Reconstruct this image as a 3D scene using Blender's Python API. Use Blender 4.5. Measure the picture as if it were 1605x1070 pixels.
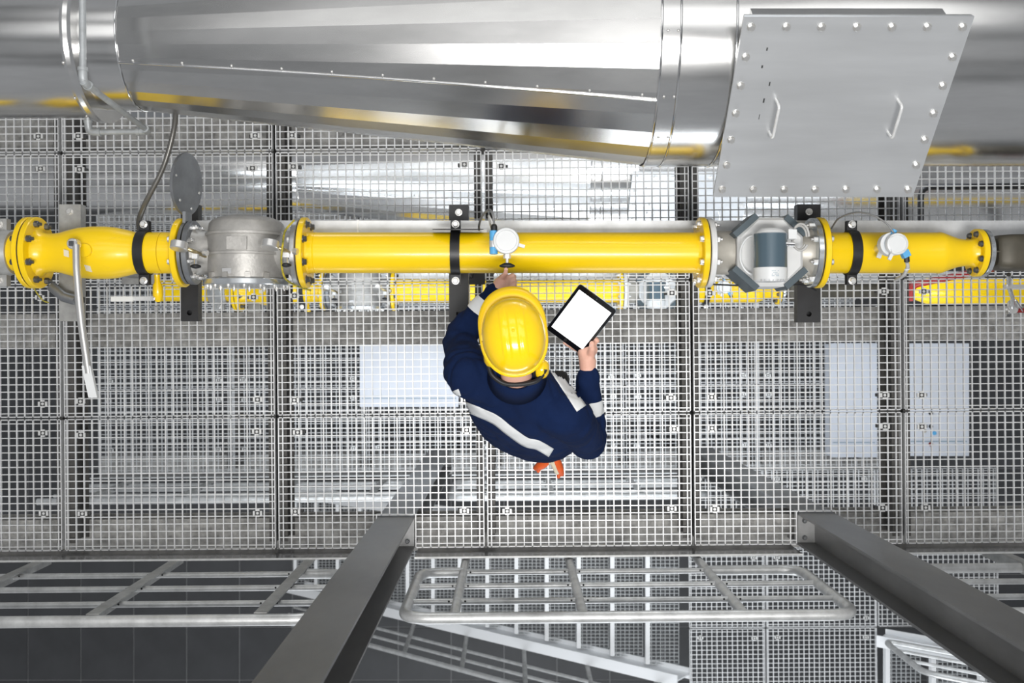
import bpy, bmesh, math, random
from mathutils import Vector, Matrix, noise
from mathutils.bvhtree import BVHTree

random.seed(7)
for o in list(bpy.data.objects):
    bpy.data.objects.remove(o)
scene = bpy.context.scene
COL = scene.collection
PI = math.pi
F = 1560.0          # focal length in pixels of the 1605 wide frame
H = 5.0             # camera height above the grating floor
LV = -3.0           # height of the level below
GV = -6.0           # ground

# ------------------------------------------------------------------ camera
cam_d = bpy.data.cameras.new('camera')
cam_d.sensor_width = 36.0
cam_d.lens = 36.0 * F / 1605.0
cam_d.clip_start = 0.05
cam_d.dof.use_dof = True
cam_d.dof.focus_distance = 4.05
cam_d.dof.aperture_fstop = 3.4
cam = bpy.data.objects.new('camera', cam_d)
COL.objects.link(cam)
cam.location = (0, 0, H)
scene.camera = cam

# ------------------------------------------------------------------ light
world = bpy.data.worlds.new('hall_light')
scene.world = world
world.use_nodes = True
wb = world.node_tree.nodes['Background']
wb.inputs['Color'].default_value = (0.93, 0.96, 1.0, 1)
wb.inputs['Strength'].default_value = 0.26

def area(name, loc, sx, sy, power, col=(1, 1, 1), rot=(0, 0, 0)):
    l = bpy.data.lights.new(name, 'AREA')
    l.shape = 'RECTANGLE'; l.size = sx; l.size_y = sy; l.energy = power; l.color = col
    o = bpy.data.objects.new(name, l); COL.objects.link(o)
    o.location = loc; o.rotation_euler = rot
    return o
area('roof_lamp_strip', (0.25, -1.1, 6.9), 2.8, 0.9, 270, (1, 0.99, 0.97))
area('overhead_soft_fill', (0.0, 2.3, 8.2), 9.0, 2.2, 72, (1, 0.995, 0.98))  # unseen soft panels added to give the duct broad highlights
area('overhead_soft_fill', (0.0, 5.6, 8.2), 9.0, 2.2, 72, (1, 0.995, 0.98))
area('lower_side_fill', (0.4, -5.5, -1.0), 5.0, 1.2, 110, (0.90, 0.95, 1.0), (math.radians(75), 0, 0))  # side fill lights added to brighten the lower level
area('lower_side_fill', (0.4, 5.5, -0.6), 5.0, 1.2, 110, (0.92, 0.96, 1.0), (math.radians(-75), 0, 0))
# fill lights hidden under the main beams, added to brighten the level below
area('under_beam_fill', (0.3, 0.077, -0.40), 4.6, 0.14, 24, (0.86, 0.93, 1.0))
area('under_beam_fill', (0.3, -1.0, -0.40), 4.6, 0.14, 24, (0.86, 0.93, 1.0))
area('under_beam_fill', (0.3, 1.10, -0.40), 4.6, 0.14, 24, (0.86, 0.93, 1.0))

vs = scene.view_settings
vs.view_transform = 'Standard'; vs.look = 'None'; vs.gamma = 1.0
vs.use_curve_mapping = False
vs.exposure = 0.36

# ------------------------------------------------------------------ materials
def mat(name, col, rough=0.5, metal=0.0, var=0.0, vscale=8.0, bump=0.0, bscale=40.0, stretch=(1, 1, 1),
        coat=0.0, emit=None, estr=1.0, col2=None, spec=None, rvar=0.0, sheen=0.0):
    m = bpy.data.materials.new(name); m.use_nodes = True
    nt = m.node_tree; b = nt.nodes['Principled BSDF']
    b.inputs['Base Color'].default_value = (*col, 1)
    b.inputs['Roughness'].default_value = rough
    b.inputs['Metallic'].default_value = metal
    if coat: b.inputs['Coat Weight'].default_value = coat; b.inputs['Coat Roughness'].default_value = 0.08
    if spec is not None: b.inputs['Specular IOR Level'].default_value = spec
    if sheen: b.inputs['Sheen Weight'].default_value = sheen
    if emit: b.inputs['Emission Color'].default_value = (*emit, 1); b.inputs['Emission Strength'].default_value = estr
    if var or bump or rvar:
        tc = nt.nodes.new('ShaderNodeTexCoord'); mp = nt.nodes.new('ShaderNodeMapping')
        mp.inputs['Scale'].default_value = stretch
        nt.links.new(tc.outputs['Object'], mp.inputs['Vector'])
    if var or rvar:
        n = nt.nodes.new('ShaderNodeTexNoise'); n.inputs['Scale'].default_value = vscale
        n.inputs['Detail'].default_value = 5; n.inputs['Roughness'].default_value = 0.62
        nt.links.new(mp.outputs['Vector'], n.inputs['Vector'])
    if var:
        r = nt.nodes.new('ShaderNodeValToRGB')
        c2 = col2 if col2 else tuple(max(0, c * (1 - var)) for c in col)
        r.color_ramp.elements[0].position = 0.32; r.color_ramp.elements[0].color = (*c2, 1)
        r.color_ramp.elements[1].position = 0.66; r.color_ramp.elements[1].color = (*col, 1)
        nt.links.new(n.outputs['Fac'], r.inputs['Fac'])
        nt.links.new(r.outputs['Color'], b.inputs['Base Color'])
    if rvar:
        mr = nt.nodes.new('ShaderNodeMapRange')
        mr.inputs['To Min'].default_value = max(0.02, rough - rvar); mr.inputs['To Max'].default_value = rough + rvar
        nt.links.new(n.outputs['Fac'], mr.inputs['Value']); nt.links.new(mr.outputs['Result'], b.inputs['Roughness'])
    if bump:
        n2 = nt.nodes.new('ShaderNodeTexNoise'); n2.inputs['Scale'].default_value = bscale; n2.inputs['Detail'].default_value = 3
        nt.links.new(mp.outputs['Vector'], n2.inputs['Vector'])
        bp = nt.nodes.new('ShaderNodeBump'); bp.inputs['Strength'].default_value = bump; bp.inputs['Distance'].default_value = 0.01
        nt.links.new(n2.outputs['Fac'], bp.inputs['Height']); nt.links.new(bp.outputs['Normal'], b.inputs['Normal'])
    return m

M = {}
M['grating'] = mat('galvanised_grating', (0.84, 0.845, 0.85), 0.42, 0.25, 0.2, 6)
M['clip'] = mat('bright_zinc', (0.88, 0.88, 0.87), 0.35, 0.3, 0.2, 30)
M['clip_dark'] = mat('clip_recess', (0.05, 0.05, 0.05), 0.6)
M['beam'] = mat('weathered_beam', (0.50, 0.49, 0.47), 0.75, 0.1, 0.55, 18, 0.3, 60)
M['joist'] = mat('joist_steel', (0.12, 0.115, 0.11), 0.6, 0.4, 0.4, 12)
M['column'] = mat('column_steel', (0.25, 0.25, 0.25), 0.40, 0.55, 0.4, 3.5, 0.05, 20, (1, 1, 0.4), rvar=0.1)
M['kick'] = mat('kick_plate_steel', (0.28, 0.28, 0.28), 0.25, 0.9, 0.2, 10)
M['rail'] = mat('galvanised_rail', (0.66, 0.665, 0.66), 0.38, 0.55, 0.3, 14, 0.06, 60)
M['rail_dark'] = mat('galvanised_post', (0.42, 0.42, 0.41), 0.45, 0.5, 0.35, 14)
M['stainless'] = mat('brushed_stainless', (0.80, 0.795, 0.785), 0.21, 1.0, 0.16, 3.0, stretch=(0.5, 3, 3), rvar=0.045)
M['stainless_cone'] = mat('stainless_sheet', (0.72, 0.715, 0.705), 0.235, 1.0, 0.16, 2.6, stretch=(0.7, 2.5, 2.5), rvar=0.025)
M['bead'] = mat('polished_bead', (0.86, 0.86, 0.86), 0.12, 1.0)
M['hatch'] = mat('brushed_hatch_plate', (0.63, 0.64, 0.65), 0.38, 0.55, 0.12, 3, 0.03, 30, (0.4, 3, 3), rvar=0.06)
M['hatch_mark'] = mat('black_scuff', (0.03, 0.03, 0.03), 0.8)
M['bolt'] = mat('zinc_bolt', (0.72, 0.71, 0.69), 0.3, 0.8)
M['bolt_dark'] = mat('dark_bolt', (0.13, 0.135, 0.14), 0.38, 0.7, 0.3, 60)
M['yellow'] = mat('yellow_gas_paint', (0.95, 0.63, 0.002), 0.33, 0.0, 0.05, 5, coat=0.25)
M['gasket'] = mat('black_gasket', (0.015, 0.015, 0.015), 0.7)
M['black'] = mat('black_steel', (0.018, 0.018, 0.02), 0.42, 0.2, 0.3, 20)
M['rubber'] = mat('black_rubber', (0.012, 0.012, 0.013), 0.5)
M['grey_cast'] = mat('cast_aluminium', (0.47, 0.455, 0.43), 0.48, 0.45, 0.3, 10, 0.12, 70)
M['grey_flange'] = mat('machined_flange', (0.52, 0.52, 0.52), 0.32, 0.8, 0.2, 10)
M['grey_plate'] = mat('blued_grey_plate', (0.29, 0.30, 0.315), 0.4, 0.7, 0.3, 9)
M['silver'] = mat('silver_cover', (0.75, 0.78, 0.80), 0.22, 0.9)
M['grey_clamp'] = mat('grey_clamp', (0.42, 0.42, 0.41), 0.5, 0.4, 0.3, 14)
M['chrome'] = mat('chrome', (0.85, 0.85, 0.85), 0.1, 1.0)
M['brass'] = mat('brass_fitting', (0.55, 0.45, 0.25), 0.3, 0.9)
M['tray'] = mat('galvanised_tray', (0.70, 0.71, 0.72), 0.4, 0.5, 0.25, 8)
M['white'] = mat('white_plastic', (0.70, 0.71, 0.71), 0.35, 0, 0.04, 10)
M['offwhite'] = mat('grey_white_enamel', (0.72, 0.72, 0.71), 0.38, 0.0, 0.06, 6)
M['beige'] = mat('beige_cast_body', (0.52, 0.49, 0.43), 0.42, 0.3, 0.15, 8)
M['slate'] = mat('slate_blue_enamel', (0.075, 0.115, 0.145), 0.3, 0.1, coat=0.4)
M['slate_dark'] = mat('slate_rubber_pad', (0.06, 0.085, 0.10), 0.5)
M['print'] = mat('grey_print', (0.30, 0.38, 0.45), 0.6)
M['blue'] = mat('light_blue_enamel', (0.10, 0.38, 0.68), 0.35)
M['olive'] = mat('olive_cast_body', (0.085, 0.075, 0.055), 0.5, 0.2, 0.3, 12)
M['red'] = mat('dark_red_paint', (0.22, 0.01, 0.01), 0.4)
M['cable'] = mat('grey_cable', (0.22, 0.22, 0.22), 0.45)
M['cable_light'] = mat('light_cable', (0.50, 0.49, 0.47), 0.4)
M['cable_yellow'] = mat('earth_cable', (0.62, 0.46, 0.02), 0.5, 0, 0.6, 60, col2=(0.10, 0.14, 0.03))
M['drain'] = mat('drain_galvanised', (0.46, 0.48, 0.49), 0.5, 0.3, 0.25, 20)
M['conduit'] = mat('flexible_conduit', (0.16, 0.155, 0.145), 0.35, 0.5)
M['helmet'] = mat('yellow_helmet', (0.97, 0.62, 0.002), 0.22, 0, coat=0.6)
M['navy'] = mat('navy_workwear', (0.0052, 0.0155, 0.060), 0.9, 0, 0.3, 5, 0.2, 260, spec=0.15)
M['navy2'] = mat('navy_trousers', (0.007, 0.016, 0.05), 0.85, 0, 0.3, 6)
M['reflect'] = mat('reflective_tape', (0.74, 0.75, 0.75), 0.5, 0.0, 0.06, 30)
M['skin'] = mat('skin', (0.76, 0.46, 0.35), 0.5, 0, 0.12, 16, col2=(0.70, 0.37, 0.28))
M['hair'] = mat('brown_hair', (0.10, 0.05, 0.025), 0.6, 0, 0.4, 40)
M['boot'] = mat('black_boot', (0.02, 0.018, 0.016), 0.5)
M['tab_black'] = mat('tablet_bezel', (0.006, 0.006, 0.007), 0.12, 0, coat=0.5)
M['tab_back'] = mat('tablet_metal', (0.40, 0.48, 0.56), 0.3, 0.8)
M['screen'] = mat('lit_white_screen', (0.9, 0.9, 0.9), 0.2, emit=(1, 1, 1), estr=1.0)
M['orange'] = mat('orange_glove', (0.85, 0.12, 0.012), 0.6, 0, 0.2, 20)
M['cream'] = mat('cream_glove', (0.78, 0.70, 0.52), 0.7, 0, 0.15, 20)
M['eye'] = mat('eye', (0.8, 0.8, 0.78), 0.3)
M['ground'] = mat('dark_ground_slab', (0.052, 0.054, 0.058), 0.5, 0, 0.35, 1.6)
M['joint'] = mat('pale_joint', (0.26, 0.265, 0.27), 0.8)
M['cabinet'] = mat('pale_grey_cabinet', (0.62, 0.65, 0.71), 0.5, 0, 0.05, 3)
M['tread'] = mat('tread_galvanised', (0.62, 0.64, 0.65), 0.4, 0.4, 0.2, 6)
M['nosing'] = mat('bright_nosing', (0.86, 0.87, 0.88), 0.4, 0.2)

# ------------------------------------------------------------------ mesh helpers
class MB:
    def __init__(s):
        s.v = []; s.f = []; s.sm = []; s.mi = []; s.cur = 0; s.share = False
    def add(s, vs_, fs_, smooth=False):
        n = len(s.v); s.v += [Vector(p) for p in vs_]
        for f in fs_:
            s.f.append([i + n for i in f]); s.sm.append(smooth); s.mi.append(s.cur)
        return s
    def box(s, x0, x1, y0, y1, z0, z1):
        vs_ = [(x, y, z) for z in (z0, z1) for y in (y0, y1) for x in (x0, x1)]
        return s.add(vs_, [(0, 2, 3, 1), (4, 5, 7, 6), (0, 1, 5, 4), (2, 6, 7, 3), (0, 4, 6, 2), (1, 3, 7, 5)])
    def obox(s, c, ax, ay, az):
        c, ax, ay, az = Vector(c), Vector(ax), Vector(ay), Vector(az)
        vs_ = [c + i * ax + j * ay + k * az for k in (-1, 1) for j in (-1, 1) for i in (-1, 1)]
        return s.add(vs_, [(0, 2, 3, 1), (4, 5, 7, 6), (0, 1, 5, 4), (2, 6, 7, 3), (0, 4, 6, 2), (1, 3, 7, 5)])
    def ring_loft(s, rings, closed=True, cap=True, smooth=True):
        n = len(rings[0]); vs_ = [p for r in rings for p in r]; fs_ = []
        for i in range(len(rings) - 1):
            for j in range(n if closed else n - 1):
                a = i * n + j; b = i * n + (j + 1) % n
                fs_.append((a, b, b + n, a + n))
        s.add(vs_, fs_, smooth)
        if cap and closed:
            share = s.share
            for ring, base, flip in ((rings[0], len(s.v) - len(vs_), True), (rings[-1], len(s.v) - n, False)):
                if share: idx = [base + j for j in range(n)]
                else:
                    idx = [len(s.v) + j for j in range(n)]; s.v += [Vector(p) for p in ring]
                s.f.append(idx[::-1] if flip else idx); s.sm.append(False); s.mi.append(s.cur)
        return s
    def tube(s, path, r, n=12, cap=True, smooth=True):
        path = [Vector(p) for p in path]
        rs = r if isinstance(r, (list, tuple)) else [r] * len(path)
        rings = []; t0 = (path[1] - path[0]).normalized()
        up = Vector((0, 0, 1)) if abs(t0.z) < 0.9 else Vector((1, 0, 0))
        u = t0.cross(up).normalized()
        for i, p in enumerate(path):
            if i == 0: t = path[1] - path[0]
            elif i == len(path) - 1: t = path[-1] - path[-2]
            else: t = (path[i + 1] - path[i]).normalized() + (path[i] - path[i - 1]).normalized()
            t.normalize()
            u = (u - t * u.dot(t)).normalized(); w = t.cross(u)
            rings.append([p + rs[i] * (math.cos(2 * PI * k / n) * u + math.sin(2 * PI * k / n) * w) for k in range(n)])
        return s.ring_loft(rings, True, cap, smooth)
    def cyl(s, p0, p1, r, n=20, r2=None, smooth=True):
        return s.tube([p0, p1], [r, r if r2 is None else r2], n, True, smooth)
    def lathe(s, prof, o, ax, n=40, smooth=True, cap=True, ph=0.0):
        # prof: (distance along axis, radius)
        o = Vector(o); ax = Vector(ax).normalized()
        up = Vector((0, 0, 1)) if abs(ax.z) < 0.9 else Vector((1, 0, 0))
        u = ax.cross(up).normalized(); w = ax.cross(u)
        # split at sharp corners: duplicate rings so that shading stays crisp
        seg = [prof[0]]
        for i in range(1, len(prof)):
            seg.append(prof[i])
        for i in range(len(seg) - 1):
            rr = []
            for (d, r) in (seg[i], seg[i + 1]):
                rr.append([o + ax * d + r * (math.cos(ph + 2 * PI * k / n) * u + math.sin(ph + 2 * PI * k / n) * w) for k in range(n)])
            s.ring_loft(rr, True, False, smooth)
        if cap:
            for (d, r), flip in ((prof[0], True), (prof[-1], False)):
                if r > 1e-4:
                    vs_ = [o + ax * d + r * (math.cos(ph + 2 * PI * k / n) * u + math.sin(ph + 2 * PI * k / n) * w) for k in range(n)]
                    s.add(vs_, [list(range(n))[::-1] if flip else list(range(n))])
        return s
    def slathe(s, prof, o, ax, n=40, cap=True):
        # smooth along the profile too (shared rings)
        o = Vector(o); ax = Vector(ax).normalized()
        up = Vector((0, 0, 1)) if abs(ax.z) < 0.9 else Vector((1, 0, 0))
        u = ax.cross(up).normalized(); w = ax.cross(u)
        rr = [[o + ax * d + r * (math.cos(2 * PI * k / n) * u + math.sin(2 * PI * k / n) * w) for k in range(n)] for d, r in prof]
        return s.ring_loft(rr, True, cap, True)
    def mesh(s, name, mats, off=Vector((0, 0, 0))):
        me = bpy.data.meshes.new(name)
        me.from_pydata([tuple(p - off) for p in s.v], [], s.f)
        for m in (mats if isinstance(mats, (list, tuple)) else [mats]): me.materials.append(m)
        me.polygons.foreach_set('use_smooth', s.sm)
        me.polygons.foreach_set('material_index', s.mi)
        me.update()
        bm = bmesh.new(); bm.from_mesh(me); bmesh.ops.recalc_face_normals(bm, faces=bm.faces); bm.to_mesh(me); bm.free()
        return me

def wloc(o):
    p = Vector((0, 0, 0))
    while o is not None:
        p = p + Vector(o.location); o = o.parent
    return p
def link(name, me, parent=None, loc=None):
    o = bpy.data.objects.new(name, me); COL.objects.link(o)
    if parent is not None: o.parent = parent
    if loc is not None: o.location = Vector(loc) - (wloc(parent) if parent is not None else Vector((0, 0, 0)))
    return o
def part(name, mb, m, parent, label=None, kind=None):
    base = wloc(parent)
    o = link(name, mb.mesh(name, m, base), parent)
    if label: o['label'] = label
    if kind: o['kind'] = kind
    return o
LEVEL = []
def thing(name, label, cat, loc, lower=None, group=None):
    o = bpy.data.objects.new(name, None); COL.objects.link(o); o.empty_display_size = 0.1
    o.location = loc; o['label'] = label; o['category'] = cat
    if group: o['group'] = group
    if lower: LEVEL.append((o, lower))
    return o
def solo(name, mb, m, label, cat, loc, lower=None, group=None):
    o = link(name, mb.mesh(name, m, Vector(loc)), None, loc)
    o['label'] = label; o['category'] = cat
    if group: o['group'] = group
    if lower: LEVEL.append((o, lower))
    return o
def struct(name, mb, m, parent=None):
    o = link(name, mb.mesh(name, m, wloc(parent) if parent else Vector((0, 0, 0))), parent)
    o['kind'] = 'structure'
    return o
def copy_tree(o, parent=None, dz=0.0):
    c = o.copy(); COL.objects.link(c)
    c.parent = parent
    if parent is None: c.location = Vector(o.location) + Vector((0, 0, dz))
    for ch in list(o.children): copy_tree(ch, c)
    return c
def W(px, py, z):
    d = H - z
    return Vector(((px - 802.5) * d / F, (535 - py) * d / F, z))
def arc(pts, n=8):
    # Catmull-Rom through points
    P = [Vector(p) for p in pts]; P = [2 * P[0] - P[1]] + P + [2 * P[-1] - P[-2]]; out = []
    for i in range(1, len(P) - 2):
        for k in range(n):
            t = k / n; a, b, c, d = P[i - 1], P[i], P[i + 1], P[i + 2]
            out.append(0.5 * ((2 * b) + (c - a) * t + (2 * a - 5 * b + 4 * c - d) * t * t + (3 * b - a - 3 * c + d) * t ** 3))
    out.append(P[-2]); return out
def fillet(pts, r, n=6):
    P = [Vector(p) for p in pts]; out = [P[0]]
    for i in range(1, len(P) - 1):
        a, b, c = P[i - 1], P[i], P[i + 1]
        u = (a - b); w = (c - b); rr = min(r, u.length * .49, w.length * .49)
        p0 = b + u.normalized() * rr; p1 = b + w.normalized() * rr
        for k in range(n + 1):
            t = k / n; out.append((1 - t) ** 2 * p0 + 2 * t * (1 - t) * b + t * t * p1)
    out.append(P[-1]); return out

MC = {}
def bolt_mesh(kind, s, m):
    k = (kind, round(s, 4), m)
    if k in MC: return MC[k]
    b = MB()
    if kind == 'hex':      # washer + hex head
        b.lathe([(0, s * 1.25), (s * .25, s * 1.25)], (0, 0, 0), (0, 0, 1), 14, True)
        b.lathe([(s * .25, s), (s * 1.05, s), (s * 1.2, s * .82)], (0, 0, 0), (0, 0, 1), 6, False, ph=random.random())
    elif kind == 'stud':   # nut + protruding stud
        b.lathe([(0, s), (s * 1.1, s), (s * 1.25, s * .85)], (0, 0, 0), (0, 0, 1), 6, False, ph=random.random())
        b.lathe([(s * 1.2, s * .5), (s * 2.0, s * .5)], (0, 0, 0), (0, 0, 1), 10, True)
    elif kind == 'dome':
        b.slathe([(0, s), (s * .45, s * .8), (s * .65, s * .35), (s * .68, s * .02)], (0, 0, 0), (0, 0, 1), 8)
    MC[k] = b.mesh(kind, M[m]); return MC[k]
def bolt(parent, p, d, s, kind='hex', m='bolt', name='bolt'):
    o = link(name, bolt_mesh(kind, s, m), parent, p)
    o.rotation_mode = 'QUATERNION'
    o.rotation_quaternion = Vector((0, 0, 1)).rotation_difference(Vector(d).normalized())
    return o

# ================================================================== unseen beams added overhead as dark bands for the duct to reflect
beam_rig = bpy.data.objects.new('reflected_rig', None); COL.objects.link(beam_rig); beam_rig['kind'] = 'structure'; beam_rig.location = (0, 0, 8.4)
M['beam_rig'] = mat('rig_beam_dark', (0.10, 0.10, 0.105), 0.6)
for y in (-6.2, -3.6, 0.0, 3.95, 7.4):
    b = MB(); b.box(-9, 9, y - .22, y + .22, 8.25, 8.7); part('reflected_beam', b, M['beam_rig'], beam_rig)
for x in (-6.0, -2.9, 3.3, 6.4):
    b = MB(); b.box(x - .15, x + .15, -8, 9, 8.9, 9.3); part('reflected_beam', b, M['beam_rig'], beam_rig)

# ================================================================== floor gratings
TH = math.radians(0.5)
def R2(x, y):
    return Vector((x * math.cos(TH) - y * math.sin(TH), x * math.sin(TH) + y * math.cos(TH)))
SX = [-3.34, -2.262, -1.188, -0.139, 0.903, 1.962, 3.03]
SY = [1.635, 0.966, 0.302, -0.366, -1.037]
PX, PY = 0.0411, 0.0364      # mesh pitch
BT, BD = 0.0055, 0.028
def grate_meshes(w, h, cut=None, px=PX, py=PY, bt=BT, bd=BD):
    fr = MB(); b = MB(); t = 0.005
    x0, x1, y0, y1 = -w / 2, w / 2, -h / 2, h / 2
    def clipx(y, a, c):
        if cut and y < cut[2]: return [(a, cut[0]), (cut[1], c)]
        return [(a, c)]
    fr.box(x0, x0 + t, y0, y1, -bd, 0); fr.box(x1 - t, x1, y0, y1, -bd, 0); fr.box(x0, x1, y1 - t, y1, -bd, 0)
    for a, c in clipx(y0, x0, x1): fr.box(a, c, y0, y0 + t, -bd, 0)
    if cut:
        fr.box(cut[0] - t, cut[0], y0, cut[2] + t, -bd, 0); fr.box(cut[1], cut[1] + t, y0, cut[2] + t, -bd, 0)
        fr.box(cut[0], cut[1], cut[2], cut[2] + t, -bd, 0)
    n = round(w / px); off = 0.5 * (w - (n - 1) * px)
    for i in range(n):
        x = x0 + off + i * px
        a = cut[2] if cut and cut[0] < x < cut[1] else y0
        b.box(x - bt / 2, x + bt / 2, a, y1, -.010, 0)
    n = round(h / py); off = 0.5 * (h - (n - 1) * py)
    for i in range(n):
        y = y0 + off + i * py
        for a, c in clipx(y, x0, x1): b.box(a, c, y - bt * .42, y + bt * .42, -0.007, -0.0005)
    return fr.mesh('grating_frame', M['grating']), b.mesh('grating_bars', M['grating'])
def clip_mesh():
    b = MB()
    b.cur = 1; b.box(-.012, .012, -.011, .011, -.006, .0015)
    b.box(.02, .034, -.008, .008, -.04, -.012)
    b.cur = 0
    for sx in (-1, 1):
        b.box(*sorted((sx * .013, sx * .023)), -.011, .011, -.004, .004)
        b.box(-.010, .010, *sorted((sx * .011, sx * .0185)), -.004, .004)
    b.lathe([(.001, .0075), (.004, .0075)], (0, 0, 0), (0, 0, 1), 6, False)
    return b.mesh('grating_clip', [M['clip'], M['clip_dark']])
CLIP = clip_mesh()
floor = bpy.data.objects.new('floor', None); COL.objects.link(floor); floor['kind'] = 'structure'
GAP = 0.015
COLX = (-0.590, 1.520)
def add_panel(par, x0, x1, y0, y1, z, cut=None, clips=True, row=None, cache={}):
    w = x1 - x0 - GAP; h = y1 - y0 - GAP * .6
    key = (round(w, 3), round(h, 3), cut)
    if key not in cache: cache[key] = grate_meshes(w, h, cut)
    cx, cy = (x0 + x1) / 2, (y0 + y1) / 2
    c = R2(cx, cy)
    p = link('grating_panel', cache[key][0], par, (c.x, c.y, z)); p.rotation_euler.z = TH + math.radians(random.uniform(-.05, .05))
    bars = link('bars', cache[key][1], p); bars['kind'] = 'stuff'
    if clips:
        for sx in (-1, 1):
            for sy in (-1, 1):
                dy = .075 if not (row == 3 and sy < 0) else .185
                if row == 2 and sy > 0: dy = .06
                o = link('grating_clip', CLIP, p)
                o.location = (sx * (w / 2 - random.choice((.085, .09, .10))), sy * (h / 2 - dy + random.uniform(-.006, .006)), .0005)
                if sx > 0: o.rotation_euler.z = PI
    return p
CH = 0.092
for r in range(4):
    for c in range(6):
        x0, x1, y1, y0 = SX[c], SX[c + 1], SY[r], SY[r + 1]
        cut = None
        if r == 3 and c in (2, 4):
            mid = (x0 + x1) / 2; k = COLX[0 if c == 2 else 1]
            cut = (round(k - mid - CH - .004, 4), round(k - mid + CH + .004, 4), round(-0.868 - (y0 + y1) / 2, 4))
        add_panel(floor, x0, x1, y0, y1, 0.0, cut, True, r)

# lower level: the same grid and a landing reaching out towards the stairs
lower_floor = bpy.data.objects.new('floor', None); COL.objects.link(lower_floor); lower_floor['kind'] = 'structure'
lower_floor.location = (0, 0, LV)
for r in range(4):
    for c in range(6):
        x0, x1, y1, y0 = SX[c], SX[c + 1], SY[r], SY[r + 1]
        cut = None
        if r == 3 and c in (2, 4):
            mid = (x0 + x1) / 2; k = COLX[0 if c == 2 else 1]
            cut = (round(k - mid - CH - .004, 4), round(k - mid + CH + .004, 4), round(-0.868 - (y0 + y1) / 2, 4))
        add_panel(lower_floor, x0, x1, y0, y1, LV, cut, r in (2, 3), r)
for (x0, x1) in ((1.40, 2.02), (2.02, 2.92), (2.92, 3.9)):
    for (y0, y1) in ((-1.68, -1.045), (-2.32, -1.68), (-2.96, -2.32), (-3.6, -2.96)):
        if x0 > 2.9 and y0 < -2.4: continue
        add_panel(lower_floor, x0, x1, y0, y1, LV, None, x0 < 2.5)

# ------------------------------------------------------------------ joists, main beams
def ibeam_prof(w, h, tf, tw):
    return [(-w/2, 0), (w/2, 0), (w/2, -tf), (tw/2, -tf), (tw/2, -h + tf), (w/2, -h + tf), (w/2, -h), (-w/2, -h), (-w/2, -h + tf), (-tw/2, -h + tf), (-tw/2, -tf), (-w/2, -tf)]
def extrude(mb, prof, o, u, w, d0, d1, axis):
    o, u, w, axis = Vector(o), Vector(u), Vector(w), Vector(axis)
    n = len(prof); vs_ = [o + a * u + b * w + axis * d for d in (d0, d1) for a, b in prof]
    fs_ = [(i, (i + 1) % n, (i + 1) % n + n, i + n) for i in range(n)]
    fs_ += [list(range(n)), list(range(n, 2 * n))]
    return mb.add(vs_, fs_)
ct, st = math.cos(TH), math.sin(TH)
jl = ['far left', 'second from the left', 'behind the worker', 'under the flow meter', 'far right']
for lev in (0, 1):
    z = (0 if lev == 0 else LV) - 0.030
    for i, x in enumerate(SX[1:6]):
        p = R2(x, 0)
        nm = ('dark steel joist under the grating seam, ' if lev == 0 else 'lower level joist under its grating seam, ') + jl[i]
        t = thing('floor_joist', nm, 'beam', (p.x, p.y, z - .17), group='floor joists')
        for sg in (-1, 1):
            b = MB(); pr = [(.011, 0), (.046, 0), (.046, -.008), (.018, -.008), (.018, -.162), (.046, -.162), (.046, -.17), (.011, -.17)]
            extrude(b, [(sg * q, w_) for q, w_ in pr], (p.x, p.y, z), (ct, st, 0), (0, 0, 1), -1.0, 1.62, (-st, ct, 0))
            part('channel', b, M['joist'], t)
    for i, (y, nm) in enumerate(((1.10, 'under the duct'), (0.077, 'just in front of the yellow pipe'), (-1.0, 'along the railing edge'))):
        b = MB(); p = R2(0, y)
        extrude(b, ibeam_prof(.175, .19, .012, .009), (p.x, p.y, z - .171), (-st, ct, 0), (0, 0, 1), -3.4, 3.1, (ct, st, 0))
        solo('main_beam', b, M['beam'], ('grey weathered main beam below the grating ' if lev == 0 else 'lower level main beam ') + nm, 'beam', (p.x, p.y, z - .361), group='main floor beams')

# kick plate along the open edge
for lev in (0, 1):
    z = 0 if lev == 0 else LV
    spans = ((-3.34, -0.70), (-0.485, 1.41), (1.63, 3.03)) if lev == 0 else ((-3.34, -0.70), (-0.485, 1.38))
    tags = ('left of the left column', 'between the two columns', 'right of the right column')
    for i, (a, c) in enumerate(spans):
        b = MB(); p0 = R2(a, -1.05); p1 = R2(c, -1.05); d = (p1 - p0)
        mid = (p0 + p1) / 2
        b.obox((mid.x, mid.y, z + .035), (d.x / 2, d.y / 2, 0), (-st * .003, ct * .003, 0), (0, 0, .105))
        t = thing('kick_plate', ('steel kick plate on the platform edge ' if lev == 0 else 'kick plate on the lower platform edge ') + tags[i], 'kick plate', (mid.x, mid.y, z - .07), group='kick plates')
        part('plate', b, M['kick'], t)
        b = MB(); b.obox((mid.x, mid.y - .001, z + .143), (d.x / 2, d.y / 2, 0), (-st * .0045, ct * .0045, 0), (0, 0, .003)); part('edge_lip', b, M['clip'], t)

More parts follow.
